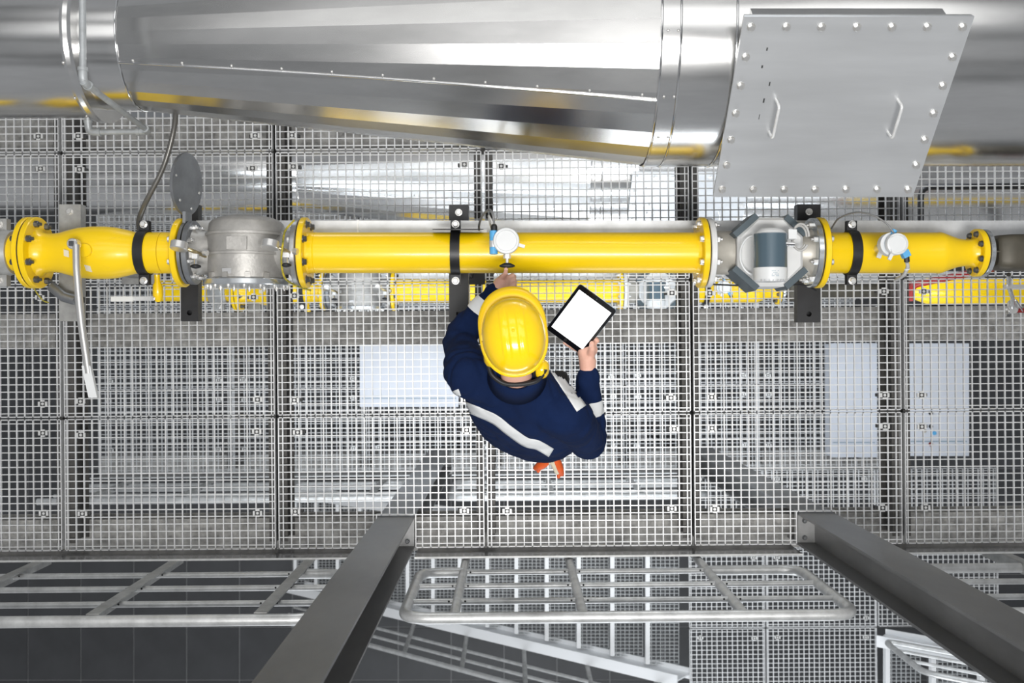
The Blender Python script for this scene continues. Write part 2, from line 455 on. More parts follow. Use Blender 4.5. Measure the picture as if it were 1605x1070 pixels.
# ------------------------------------------------------------------ columns
for i, x in enumerate(COLX):
    p = R2(x, -0.955)
    t = thing('steel_column', ('left' if i == 0 else 'right') + ' grey steel H column rising past the railing', 'column', (p.x, p.y, GV))
    b = MB(); w, h, tf, tw = .180, .162, .011, .008
    prof = [(-w/2, h/2), (w/2, h/2), (w/2, h/2 - tf), (tw/2, h/2 - tf), (tw/2, -h/2 + tf), (w/2, -h/2 + tf), (w/2, -h/2), (-w/2, -h/2), (-w/2, -h/2 + tf), (-tw/2, -h/2 + tf), (-tw/2, h/2 - tf), (-w/2, h/2 - tf)]
    extrude(b, prof, (p.x, p.y, 0), (1, 0, 0), (0, 1, 0), GV, 6.6, (0, 0, 1))
    part('shaft', b, M['column'], t)
    b = MB(); b.box(p.x - w/2 + .001, p.x + w/2 - .001, p.y - h/2 + tf, p.y + h/2 - tf, -.02, -.012)
    part('stiffener_plate', b, M['column'], t)
    sgn = 1 if i == 0 else -1
    for dy in (-.045, .04):
        bolt(t, (p.x + sgn * .055, p.y + dy, -.012), (0, 0, 1), .011, 'hex', 'bolt_dark')
    b = MB(); b.box(p.x - .14, p.x + .14, p.y - .14, p.y + .14, GV, GV + .02); part('base_plate', b, M['column'], t)

# ------------------------------------------------------------------ railings
def rail_loop(label, x0, x1, posts, lower, flat=False, left_open=False, right_open=False):
    t = thing('guard_rail', label, 'railing', (*R2((x0 + x1) / 2, -1.077), 0), lower)
    def P(x, z, dy=0): q = R2(x, -1.082 + dy); return Vector((q.x, q.y, z))
    xs = sorted(posts)
    r = .0235
    zb = .33
    if not left_open and not right_open:
        pass
    path = []
    if left_open: path.append(P(x0, 1.1))
    else: path += [P(xs[0], zb), P(x0, zb), P(x0, 1.1)]
    if right_open: path.append(P(x1, 1.1))
    else: path += [P(x1, 1.1), P(x1, zb), P(xs[-1], zb)]
    b = MB(); b.tube(fillet(path, .11, 8), r, 14); part('handrail', b, M['rail'], t)
    lo = x0 if left_open else xs[0]; hi = x1 if right_open else xs[-1]
    for z, a, c in ((.33, lo, hi), (.59, x0, x1), (.85, x0, x1)):
        b = MB(); b.cyl(P(a, z), P(c, z), .0135, 10); part('mid_rail', b, M['rail'], t)
    for x in xs:
        b = MB()
        if flat:
            b.obox(P(x, .52, .0), (.004, 0, 0), (0, .026, 0), (0, 0, .57)); b.obox(P(x + .024, .52, .024), (.024, 0, 0), (0, .003, 0), (0, 0, .57))
        else: b.cyl(P(x, -.05), P(x, 1.1), .0205, 12)
        part('post', b, M['rail_dark' if flat else 'rail'], t)
        if not flat:
            pass
        for z in (.33, .59, .85):
            for s in (-1, 1):
                o = link('vent_hole', bolt_mesh('dome', .0045, 'gasket'), t, P(x + s * .034, z) + Vector((0, .004, .0128)))
    return t
rail_loop('galvanised tube guard rail loop between the two columns', -0.44, 1.345, (-.238, .272, .906), 'lower level guard rail loop between the columns, seen through the grating')
rail_loop('galvanised guard rail with angle posts left of the left column', -3.3, -0.78, (-3.0, -2.35, -1.68, -1.02), 'lower level guard rail left of the left column, seen through the grating', True, True, False)
rail_loop('galvanised guard rail behind the right column at the right frame edge', 1.80, 3.4, (2.38, 2.95), None, True, False, True)

# ================================================================== stainless duct
DY, DZ = 1.14, 1.17
duct = thing('exhaust_duct', 'large shiny stainless steel duct with conical reducer', 'duct', (0, DY, DZ - .46), 'lower stainless duct glimpsed through the grating behind the pipe')
def dl(name, prof, m, n=64, smooth=True):
    b = MB(); b.lathe(prof, (0, DY, DZ), (1, 0, 0), n, smooth); return part(name, b, m, duct)
def wavy(name, x0, x1, r, m, n=72):
    b = MB(); k_ = max(2, int((x1 - x0) / .05)); rings = []
    for i in range(k_ + 1):
        x = x0 + (x1 - x0) * i / k_; ring = []
        for j in range(n):
            a = 2 * PI * j / n; ca, sa = math.cos(a), math.sin(a)
            d_ = .0022 * noise.noise(Vector((x * 1.6, ca * r * 5 + 3, sa * r * 5))) + .0008 * noise.noise(Vector((x * 5, ca * r * 11, sa * r * 11)))
            ring.append(Vector((x, DY + (r + d_) * ca, DZ + (r + d_) * sa)))
        rings.append(ring)
    b.ring_loft(rings, True, False, True); return part(name, b, m, duct)
wavy('duct_section', -3.6, -1.60, .275, M['stainless'])
dl('end_collar', [(-1.615, .276), (-1.612, .290), (-1.60, .294), (-1.585, .290), (-1.57, .294), (-1.567, .24)], M['stainless'])
wavy('neck', -1.60, -1.43, .245, M['stainless'])
cone = dl('reducer', [(-1.43, .247), (.51, .455)], M['stainless_cone'], 34, False)
wavy('duct_section', .505, 3.6, .460, M['stainless'])
for x, r in ((-1.43, .248), (.51, .459), (.575, .462), (.765, .462)):
    b = MB(); pr = [(x + .0038 * math.cos(a), r + .0038 * math.sin(a)) for a in [PI * k / 6 for k in range(7)]][::-1]
    b.lathe(pr, (0, DY, DZ), (1, 0, 0), 64, True, False); part('bead', b, M['bead'], duct)
# seam on the cone with screws
camdir = math.atan2(-DY, H - DZ)         # angle of the camera seen from the axis, from +Z towards -Y
def cpt(x, ang, r):
    a = camdir * 1.0 - ang
    return Vector((x, DY + r * math.sin(a), DZ + r * math.cos(a)))
b = MB(); pl = []
for k in range(21):
    t_ = k / 20; x = -1.43 + 1.94 * t_; r = .247 + .208 * t_ + .001
    pl.append(cpt(x, math.radians(14 + 10 * t_), r))
b.tube(pl, .0045, 8); seam = part('seam', b, M['bead'], duct)
for k in range(11):
    t_ = (k + .3) / 10.6; x = -1.43 + 1.94 * t_; r = .247 + .208 * t_
    p = cpt(x, math.radians(14 + 10 * t_ - 2.0), r); n_ = (p - Vector((x, DY, DZ))).normalized()
    bolt(duct, p - n_ * .001, n_, .0055, 'dome', 'bolt', 'screw')
for x, r, angs in ((-1.612, .292, (12, 40, 62)), (.53, .460, (22, 44)), (.565, .460, (-6, 22, 44)), (.53, .46, (-6,)), (-1.56, .294, ())):
    for a in angs:
        p = cpt(x, math.radians(a), r); n_ = (p - Vector((x, DY, DZ))).normalized()
        bolt(duct, p, n_, .0055, 'dome', 'bolt', 'screw')
# inspection hatch: neck, frame, cover, bolts, handles
HT = Vector((1.132, 1.055, 1.76)); HB = Vector((1.132, .54, 1.26))
hd = (HB - HT); hl = hd.length; hv = hd.normalized(); hn = Vector((0, -hv.z * -1, 0))
hn = Vector((1, 0, 0)).cross(hv).normalized()
if hn.z < 0: hn = -hn
hc = (HT + HB) / 2; hw = .375
b = MB(); b.obox(hc - hn * .19, (.312, 0, 0), hv * (hl / 2 - .055), hn * .175); part('hatch_neck', b, M['stainless'], duct)
b = MB(); b.obox(hc - hn * .020, (hw - .002, 0, 0), hv * (hl / 2 - .002), hn * .006); part('hatch_frame', b, M['rail_dark'], duct)
b = MB(); b.obox(hc - hn * .009, (hw, 0, 0), hv * (hl / 2), hn * .0045); cover = part('hatch_cover', b, M['hatch'], duct, 'bolted matt steel hatch cover')
def HP(u, v, k=0.0): return HT + Vector((u, 0, 0)) + hv * (v * hl) + hn * (k - .0045)
for i in range(7):
    u = -hw + .028 + i * (2 * hw - .056) / 6
    for v in (.05, .95): bolt(cover, HP(u, v), hn, .0115)
    if 0 < i < 6:
        v = .05 + i * .15
        for u2 in (-hw + .028, hw - .028): bolt(cover, HP(u2, v), hn, .0115)
for x in (.916, 1.339):
    u = x - HT.x
    b = MB(); b.tube(fillet([HP(u, .425, 0), HP(u + .004, .425, .045), HP(u + .004, .605, .045), HP(u, .605, 0)], .016, 5), .0055, 10)
    part('handle', b, M['clip'], cover)
rs = random.Random(3)
for k in range(9):
    u = -.27 + rs.uniform(-.02, .02) + .002 * k; v = .16 + .045 * k
    b = MB(); a = HP(u, v, .0003); b.obox(a, (.002 * rs.random() + .001, 0, 0), hv * (.008 * rs.random() + .003), hn * .0004)
    if k % 2 == 0: part('scuff', b, M['hatch_mark'], cover)
b = MB(); c = hc - hn * .19 - hv * (hl / 2 - .055)
b.obox(c - hv * .01 - hn * .02, (.325, 0, 0), hv * .006, hn * .13); part('neck_flange', b, M['stainless'], duct)

# drain pipe at the left end of the duct
dt = thing('drain_pipe', 'thin bent galvanised drain pipe hanging from the duct', 'pipe', W(232, 207, 1.0))
p0 = W(129, -60, 1.64); p1 = W(130, 128, 1.64); p2 = W(233, 206, 1.02); p3 = W(139, 207, 1.02); p4 = W(136.5, 170, 1.04)
b = MB(); b.cyl(p0, p1, .0115, 12); part('pipe', b, M['drain'], dt)
b = MB(); b.cyl(p1, p2, .0110, 12); part('pipe', b, M['drain'], dt)
b = MB(); b.cyl(p2, p3, .0115, 12); part('pipe', b, M['drain'], dt)
def elbow(a, c, e, r, par):
    a, c, e = Vector(a), Vector(c), Vector(e)
    b = MB(); b.tube(fillet([c + (a - c).normalized() * .045, c, c + (e - c).normalized() * .045], .03, 6), r, 12)
    for q in (a, e):
        d_ = (q - c).normalized(); b.cyl(c + d_ * .036, c + d_ * .048, r * 1.18, 12)
    return part('elbow', b, M['drain'], par)
elbow(p0, p1, p2, .0145, dt); elbow(p1, p2, p3, .0145, dt); elbow(p2, p3, p4, .0145, dt)
b = MB(); b.cyl(p3, p4, .0115, 12); b.cyl(p4 - Vector((0, .004, 0)), p4 + Vector((0, .012, 0)), .026, 14); part('pipe', b, M['drain'], dt)

# flexible conduit
pts = arc([W(277, 160, 1.05), W(272, 205, 1.0), W(256, 262, .97), W(228, 318, .93), W(218, 345, .85), W(219, 362, .72)], 26)
fc = MB(); fc.tube(pts, [.0115 if k % 2 else .0100 for k in range(len(pts))], 10)
solo('flexible_conduit', fc, M['conduit'], 'dark ribbed flexible conduit running from the duct down to the pipe', 'conduit', pts[-1])

# ================================================================== yellow gas line
GY, GZ, GR = .356, 1.0, .082
def AX(x, r=0, a=0): return Vector((x, GY - r * math.sin(a), GZ + r * math.cos(a)))
def lat(name, prof, m, par, n=40, smooth=True, label=None):
    b = MB(); b.lathe(prof, (0, GY, GZ), (1, 0, 0), n, smooth); return part(name, b, M[m], par, label)
def slat(name, prof, m, par, n=44, label=None):
    b = MB(); b.slathe(prof, (0, GY, GZ), (1, 0, 0), n); return part(name, b, M[m], par, label)
def flange(par, x0, x1, r, m, bolts=0, side=0, bs=.0125, bm='bolt_dark', rb=None, off=None, kind='hex'):
    lab = {'yellow': 'yellow bolted flange', 'grey_flange': 'bare grey flange', 'grey_plate': 'dark grey flange', 'silver': 'bright silver flange'}.get(m)
    f = lat('flange', [(x0, r - .003), (x0 + .003, r), (x1 - .003, r), (x1, r - .003)], m, par, 48, True, lab)
    rb = rb or r - .024
    for k in range(bolts):
        a = 2 * PI * (k + (0.5 if off is None else off)) / bolts
        bolt(f, AX(x1 if side > 0 else x0, rb, a), (side, 0, 0), bs, kind, bm)
    return f
low = ' on the level below, seen through the grating'
# far left grey coupling
t = thing('pipe_coupling', 'grey bolted coupling clamp at the left frame edge', 'coupling', (-2.06, GY, GZ - .1), 'grey coupling clamp at the far left' + low)
lat('pipe', [(-2.5, .074), (-1.94, .074)], 'yellow', t)
lat('clamp_shell', [(-2.12, .088), (-2.09, .094), (-2.03, .094), (-2.0, .086)], 'grey_clamp', t)
for s in (-1, 1):
    b = MB(); b.box(-2.09, -2.02, *sorted((GY + s * .085, GY + s * .135)), GZ - .012, GZ + .022); l_ = part('clamp_lug', b, M['grey_clamp'], t)
    bolt(l_, (-2.05, GY + s * .112, GZ + .022), (0, 0, 1), .0135)

# ball valve with long lever
t = thing('ball_valve', 'bulging yellow ball valve with flanged end and long steel lever', 'valve', (-1.67, GY, GZ - .14), 'yellow ball valve at the left' + low)
flange(t, -1.945, -1.925, .143, 'yellow', 8, -1)
lat('gasket', [(-1.925, .138), (-1.920, .138)], 'gasket', t)
flange(t, -1.920, -1.897, .143, 'yellow', 8, 1, .0135, kind='stud')
slat('valve_body', [(-1.90, .098), (-1.88, .080), (-1.85, .077), (-1.815, .080), (-1.785, .089), (-1.74, .100), (-1.69, .1055), (-1.63, .1055), (-1.59, .102), (-1.55, .093), (-1.515, .0845), (-1.50, .082), (-1.495, .083), (-1.402, .083)], 'yellow', t)
b = MB(); b.lathe([(.08, .026), (.118, .026)], (-1.668, GY, GZ), (0, 0, 1), 18); part('stem_boss', b, M['yellow'], t)
lp = [W(119, 383, 1.135), W(119.5, 384, 1.165), W(121, 430, 1.185), W(127, 500, 1.19), W(139, 585, 1.20)]
lev_ = MB(); lev_.tube(arc(lp[1:], 10), .0145, 12); lvr = part('lever', lev_, M['bolt'], t, 'long bent steel lever with white grip')
b = MB(); b.lathe([(0, .021), (.034, .021), (.038, .017)], tuple(lp[0]), (0, 0, 1), 20); part('lever_hub', b, M['bolt'], lvr)
b = MB(); b.box(lp[0].x - .009, lp[0].x + .009, lp[0].y - .009, lp[0].y + .009, lp[0].z + .03, lp[0].z + .044); part('stem_square', b, M['bolt_dark'], lvr)
b = MB(); b.obox((W(136, 573, 1.20) + W(147, 623, 1.205)) / 2, (.0165, 0, 0), (W(147, 623, 1.205) - W(136, 573, 1.20)) / 2, (0, 0, .009)); part('grip', b, M['white'], lvr)
for (px, py, sz) in ((105, 397, .010), (135, 420, .011), (139, 391, .006)):
    q = W(px, py, 1.1); dy = q.y - GY; rr = .1058; q.z = GZ + math.sqrt(max(0, rr * rr - dy * dy))
    n_ = (q - Vector((q.x, GY, GZ))).normalized(); tt = Vector((1, 0, 0)).cross(n_)
    b = MB(); b.obox(q, Vector((sz, 0, 0)) + tt * sz * .3, tt * sz * 1.3, n_ * .0012); part('sticker', b, M['cream'], t, 'torn cream sticker')

# grey blank disc between flanges
t = thing('spectacle_blind', 'upright grey round blind plate standing beside the filter', 'blind plate', (-1.30, GY, GZ - .14), 'grey round blind plate left of the filter' + low)
b = MB(); b.lathe([(-.006, .124), (.006, .124)], (-1.302, GY + .272, GZ + .02), (1, -.06, .16), 40, True); bl = part('blank_disc', b, M['grey_plate'], t)
lat('ring_disc', [(-1.308, .126), (-1.296, .126)], 'grey_plate', t)
b = MB(); b.box(-1.308, -1.296, GY + .11, GY + .16, GZ - .03, GZ + .05); part('web', b, M['grey_plate'], t)
for k in range(6):
    a = 2 * PI * (k + .3) / 6
    bolt(bl, (-1.296 - .16 * .095 * math.sin(a), GY + .272 + .098 * math.cos(a), GZ + .02 + .098 * math.sin(a)), (1, -.06, .16), .006, 'dome', 'bolt')
tv = thing('flanged_spool', 'short yellow flanged pipe stub between clamp and blind plate', 'pipe', (-1.36, GY, GZ - .14), 'short yellow flanged stub left of the filter' + low)
lat('pipe', [(-1.40, .083), (-1.33, .083)], 'yellow', tv)
flange(tv, -1.335, -1.312, .138, 'yellow', 8, -1, .0115, 'bolt')

# gas filter
FX = -1.066
t = thing('gas_filter', 'round cast grey gas filter housing between two flanges', 'filter', (FX, GY, GZ - .17), 'grey cast filter housing' + low)
flange(t, -1.292, -1.268, .128, 'grey_plate', 8, 1, .0105, 'bolt', .105, kind='stud')
slat('neck', [(-1.27, .098), (-1.25, .088), (-1.15, .088)], 'grey_cast', t)
slat('neck', [(-.98, .088), (-.885, .088), (-.868, .098)], 'grey_cast', t)
flange(t, -.868, -.846, .138, 'grey_flange', 8, -1, .0115, 'bolt', .112)
fb = MB(); yt = GY + .150
prof = [(0, .02), (.004, .07), (.012, .108), (.024, .135), (.036, .146), (.075, .153)]
prof += [(.076, .161), (.086, .161), (.087, .154), (.155, .158), (.156, .165), (.165, .165), (.166, .157), (.245, .150), (.262, .148)]
fb.slathe(prof[:6], (FX, yt, GZ), (0, -1, 0), 48); fb.lathe(prof[5:], (FX, yt, GZ), (0, -1, 0), 48)
fbody = part('filter_body', fb, M['grey_cast'], t)
b = MB(); b.lathe([(.258, .166), (.262, .170), (.280, .170), (.284, .166)], (FX, yt, GZ), (0, -1, 0), 56); cv = part('end_cover', b, M['silver'], t, 'bright silver end cover')
for k in range(16):
    a = 2 * PI * (k + .5) / 16
    bolt(cv, (FX + .158 * math.cos(a), yt - .284, GZ + .158 * math.sin(a)), (0, -1, 0), .007, 'stud', 'bolt')
b = MB(); b.box(FX - .036, FX + .042, yt - .150, yt - .100, GZ + .150, GZ + .1600)
part('nameplate', b, M['grey_cast'], fbody)
b = MB(); b.box(FX - .055, FX - .020, yt - .243, yt - .222, GZ + .13, GZ + .151); part('cast_tag', b, M['grey_flange'], fbody)
for a in (-.75, -.28, .28, .75):
    b = MB(); c_ = Vector((FX + .150 * math.sin(a), yt - .252, GZ + .150 * math.cos(a)))
    b.obox(c_, (.010 * math.cos(a), 0, -.010 * math.sin(a)), (0, .016, 0), (.012 * math.sin(a), 0, .012 * math.cos(a))); part('lug', b, M['grey_cast'], fbody)

# small gauges with needle valves either side of the filter
def gauge(px, py, label, lower, yl=False):
    c = W(px, py, 1.20)
    t = thing('pressure_gauge', label, 'gauge', (c.x, c.y, GZ + .09), lower)
    g = MB(); g.lathe([(-.016, .031), (-.013, .034), (.012, .034), (.015, .030), (.016, .001)], c, (0.12, 1, -.25), 28); part('gauge_case', g, M['bolt'], t)
    q = c + Vector((.052, -.024, -.04))
    b = MB(); b.tube(fillet([c + Vector((.015, -.006, -.01)), c + Vector((.05, -.02, -.02)), q + Vector((.012, -.006, -.08))], .015), .0075, 10); part('siphon', b, M['brass'], t)
    b = MB(); b.lathe([(0, .012), (.018, .012)], q + Vector((.024, .004, -.012)), (1, -.25, .3), 6, False); part('nut', b, M['bolt'], t)
    b = MB(); b.box(q.x - .013, q.x + .008, q.y - .022, q.y - .004, q.z - .012, q.z + .012); part('valve_block', b, M['clip'], t)
    b = MB(); b.cyl(q + Vector((-.002, -.022, 0)), q + Vector((-.002, -.045, 0)), .006, 10); part('stem', b, M['chrome'], t)
    b = MB(); b.slathe([(0, .006), (.003, .016), (.006, .021), (.012, .021), (.016, .010), (.018, .001)], q + Vector((-.002, -.043, 0)), (0, -1, 0), 10); part('knob', b, M['rubber'], t)
gauge(281, 385, 'small chrome pressure gauge in front of the blind plate', 'small gauge left of the filter' + low)
gauge(424, 383, 'small chrome pressure gauge at the right end of the filter', 'small gauge right of the filter' + low)
cp = arc([W(461, 345, 1.12), W(447, 362, 1.15), W(443, 385, 1.2), W(441, 410, 1.18), W(447, 436, 1.12), W(466, 448, 1.03), W(487, 455, .98)], 8)
b = MB(); b.tube(cp, .004, 8); solo('earthing_cable', b, M['cable_yellow'], 'yellow-green earthing cable looped over the filter outlet flange', 'cable', cp[-1])
cp = arc([W(1105, 445, .96), W(1150, 447, .97), W(1205, 449, .97), W(1255, 446, .97), W(1279, 455, .93)], 8)
b = MB(); b.tube(cp, .0035, 8); solo('earthing_cable', b, M['rubber'], 'dark earthing cable strung below the flow meter', 'cable', cp[-1])
cp = arc([W(52, 450, .92), W(60, 462, .9), W(68, 471, .86), W(76, 474, .84)], 6)
b = MB(); b.tube(cp, .003, 8); solo('earthing_cable', b, M['cable_yellow'], 'yellow earthing wire hanging below the left valve flange', 'cable', cp[-1])

# long yellow pipe
t = thing('gas_pipe', 'long straight yellow gas pipe above the worker', 'pipe', (0, GY, GZ - .14), 'long yellow gas pipe' + low)
lat('pipe', [(-.825, .088), (-.81, .082), (.735, .082), (.75, .088)], 'yellow', t, 56)
flange(t, -.841, -.818, .142, 'yellow', 8, 1, .0125, 'grey_clamp' if False else 'bolt_dark')
lat('gasket', [(-.846, .135), (-.841, .135)], 'gasket', t)
flange(t, .748, .772, .142, 'yellow', 8, -1, .0115, 'bolt')
lat('weld_bead', [(-.79, .0822), (-.787, .0838), (-.784, .0822)], 'yellow', t)

# ultrasonic flow meter
MX = 1.010
t = thing('flow_meter', 'white flow meter with slate blue round display head', 'flow meter', (MX, GY, GZ - .15), 'white flow meter' + low)
flange(t, .777, .800, .139, 'offwhite', 8, 1, .0115, 'bolt', kind='stud')
lat('gasket', [(.772, .134), (.777, .134)], 'gasket', t)
slat('neck', [(.80, .098), (.815, .088), (.88, .088)], 'beige', t)
slat('neck', [(1.12, .088), (1.175, .088), (1.192, .098)], 'beige', t)
flange(t, 1.192, 1.216, .139, 'silver', 8, -1, .0115, 'bolt', kind='stud')
bm_ = MB(); zt, zb = GZ + .115, GZ - .115
def octo(hx, hy, c): return [(-hx, -hy + c), (-hx + c, -hy), (hx - c, -hy), (hx, -hy + c), (hx, hy - c), (hx - c, hy), (-hx + c, hy), (-hx, hy - c)]
rings = []
for z, g in ((zb, .012), (zb + .012, 0), (zt - .012, 0), (zt, .012)):
    rings.append([Vector((MX + a, GY - .006 + b_, z)) for a, b_ in octo(.128 - g, .135 - g, .072 - g * .4)])
bm_.ring_loft(rings, True, True, False); body = part('meter_body', bm_, M['offwhite'], t)
for sx, sy, k in ((-1, 1, 1), (1, 1, .9), (-1, -1, 1.05), (1, -1, .9)):
    c_ = Vector((MX + sx * .098, GY - .006 + sy * .103, GZ + .035)); n_ = Vector((sx * .66, sy * .75, 0)).normalized(); u_ = Vector((-n_.y, n_.x, 0))
    b = MB(); b.obox(c_, n_ * .012, u_ * .058 * k, (0, 0, .085)); part('corner_pad', b, M['slate_dark'], t, 'dark slate corner pad')
hx, hy, hz = MX - .030, GY - .018, 1.225
b = MB(); b.lathe([(-.070, .0625), (.060, .0625)], (hx, hy, hz), (0, -1, 0), 40); hd_ = part('display_head', b, M['slate'], t, 'slate blue round display housing')
b = MB(); b.lathe([(.058, .062), (.062, .064), (.105, .0625), (.112, .056), (.114, .001)], (hx, hy, hz), (0, -1, 0), 40); cap_ = part('front_cap', b, M['white'], hd_)
b = MB(); b.slathe([(.068, .063), (.074, .058), (.088, .045), (.09, .001)], (hx, hy, hz), (0, 1, 0), 40); part('rear_cap', b, M['offwhite'], hd_)
for k in range(9):
    b = MB(); a = (k - 4) * .2; b.obox((hx + .062 * math.sin(a), hy - .108, hz + .0615 * math.cos(a)), (.003 * math.cos(a), 0, -.003 * math.sin(a)), (0, .004, 0), (.001 * math.sin(a), 0, .001 * math.cos(a))); part('grip_rib', b, M['tray'], hd_)
b = MB()
for r_ in range(4):
    for k in range(5):
        if (r_ * 3 + k) % 4 == 3: continue
        b.obox((hx - .009 + k * .0055, hy - .074 - r_ * .0062, hz + .0632), (.0021, 0, 0), (0, .0011, 0), (0, 0, .0004))
part('printed_marks', b, M['print'], hd_)
b = MB(); b.cyl((hx, hy, GZ + .11), (hx, hy, hz - .04), .035, 20); part('neck_post', b, M['offwhite'], t)
rg = [Vector((hx - .045 + -.055 * math.cos(a), hy - .005, 0)) + Vector((0, .075 * math.sin(a), 1.16)) for a in [(-80 + 160 * k / 16) * PI / 180 for k in range(17)]]
b = MB(); b.tube(rg, .0045, 8); part('wire_guard', b, M['white'], t)
b = MB(); b.box(hx + .066, hx + .098, hy + .050, hy + .086, 1.19, 1.235); part('junction_block', b, M['white'], t)
b = MB(); b.cyl((hx + .045, hy + .030, hz + .03), (hx + .082, hy + .028, hz + .03), .009, 12); part('cable_gland', b, M['chrome'], t)
for dx, dz, rr in ((.012, 0, .030), (.026, .012, .034)):
    cl = [W(1252 + 55 * dx, 372, 1.2) + Vector((rr * .75 * math.cos(a), rr * 1.5 * math.sin(a), dz + .02 * math.cos(a))) for a in [2 * PI * k / 20 for k in range(19)]]
    b = MB(); b.tube(cl, .0045, 8); part('coiled_cable', b, M['cable_light'], t)

# right yellow spool with reducer
t = thing('reducer_pipe', 'short yellow pipe tapering to a small flange on the right', 'pipe', (1.55, GY, GZ - .14), 'yellow tapering pipe at the right' + low)
lat('gasket', [(1.216, .133), (1.221, .133)], 'gasket', t)
flange(t, 1.221, 1.244, .142, 'yellow', 8, 1, .0115, 'bolt')
slat('pipe', [(1.244, .095), (1.262, .083), (1.70, .082), (1.715, .0835), (1.725, .0815), (1.755, .070), (1.79, .058), (1.82, .0535), (1.845, .054), (1.858, .062)], 'yellow', t)
flange(t, 1.856, 1.880, .096, 'yellow', 8, -1, .0105, 'bolt_dark', .077)
flange(t, 1.885, 1.904, .094, 'silver', 8, 1, .008, 'bolt', .066)
lat('gasket', [(1.880, .092), (1.885, .092)], 'gasket', t)

# olive regulator at the right edge
t = thing('gas_regulator', 'dark olive cast regulator at the right frame edge', 'regulator', (2.02, GY, GZ - .09), 'dark regulator at the far right' + low)
b = MB(); b.lathe([(1.904, .040), (1.935, .040)], (0, GY, GZ), (1, 0, 0), 24); part('neck', b, M['olive'], t)
b = MB(); rr = []
for x, hy_, hz_ in ((1.93, .055, .055), (1.94, .068, .068), (1.99, .072, .075), (2.14, .074, .075), (2.16, .06, .06)):
    ring = []
    for k in range(24):
        a = 2 * PI * k / 24; ring.append(Vector((x, GY + hy_ * math.copysign(abs(math.cos(a)) ** .45, math.cos(a)), GZ + hz_ * math.copysign(abs(math.sin(a)) ** .45, math.sin(a)))))
    rr.append(ring)
b.ring_loft(rr, True, True, True); part('body', b, M['olive'], t)
b = MB(); b.box(1.905, 1.96, GY - .003, GY + .003, GZ + .02, GZ + .06); part('rib', b, M['olive'], t)
b = MB(); b.lathe([(2.15, .05), (2.6, .05)], (0, GY, GZ), (1, 0, 0), 24); part('outlet_pipe', b, M['olive'], t)
# drain cock with red handle below it
t = thing('drain_cock', 'silver drain cock with dark red handle at the right edge', 'valve', W(1587, 485, .55))
b = MB(); b.tube([W(1581, 430, .95), W(1581, 448, .86), W(1587, 466, .70), W(1588, 482, .60)], .009, 10); part('tube', b, M['chrome'], t)
b = MB(); b.box(*sorted((W(1575, 0, .86).x, W(1610, 0, .86).x)), W(0, 452, .86).y, W(0, 446, .86).y, .85, .87); part('crossbar', b, M['bolt'], t)
b = MB(); b.lathe([(-.03, .018), (-.01, .024), (.02, .024), (.03, .018)], W(1588, 480, .58), (.3, .6, -.7), 16); part('body', b, M['bolt'], t)
b = MB(); b.lathe([(0, .026), (.014, .026)], W(1578, 487, .56), (1, -.1, .2), 6, False); part('nut', b, M['chrome'], t)
b = MB(); b.cyl(W(1584, 486.5, .56), W(1640, 486, .56), .0105, 14); part('handle', b, M['red'], t)
b = MB(); b.tube([W(1592, 470, .7), W(1603, 487, .6)], .004, 6); part('wire', b, M['chrome'], t)

# small yellow cock with white lever under the clamp
t = thing('small_ball_valve', 'small yellow cock with flat white lever below the black clamp', 'valve', W(245, 462, .85), 'small yellow cock left of the filter' + low)
b = MB(); b.slathe([(0, .012), (.03, .012), (.045, .019), (.085, .021), (.105, .015), (.112, .010)], W(246, 430, .93), (0, -1, -.15), 16); part('body', b, M['yellow'], t)
b = MB(); b.cyl(W(245, 480, .88), W(245, 489, .87), .0085, 10); part('plug', b, M['bolt'], t)
b = MB(); b.obox((W(208, 468, .93) + W(240, 468, .93)) / 2, (.044, 0, 0), (0, .0085, 0), (0, 0, .003)); part('lever', b, M['tray'], t)
b = MB(); b.obox((W(175.5, 468.5, .935) + W(208, 468.5, .935)) / 2, (.045, 0, 0), (0, .0105, 0), (0, 0, .006)); part('grip', b, M['white'], t)
bolt(t, W(240, 468, .934), (0, 0, 1), .007)

# pipe clamps with brackets
def clamp(x, label, lower, ears=True, m='black'):
    t = thing('pipe_clamp', label, 'clamp', (x, GY, GZ - .095), lower)
    lat('clamp_band', [(x - .019, .0835), (x - .019, .0905), (x + .019, .0905), (x + .019, .0835)], m, t)
    for s in (-1, 1):
        b = MB(); b.box(x - .020, x + .020, *sorted((GY + s * .082, GY + s * .128)), GZ + .004, GZ + .014); b.box(x - .020, x + .020, *sorted((GY + s * .082, GY + s * .128)), GZ - .014, GZ - .004)
        e = part('ear', b, M[m], t)
        bolt(e, (x, GY + s * .113, GZ + .014), (0, 0, 1), .0125)
clamp(-1.475, 'black pipe clamp between ball valve and filter', 'black pipe clamp left of the filter' + low)
clamp(-.226, 'black pipe clamp left of the white transmitter', 'black pipe clamp on the long pipe' + low)
clamp(1.362, 'black pipe clamp right of the flow meter', 'black pipe clamp at the right' + low)
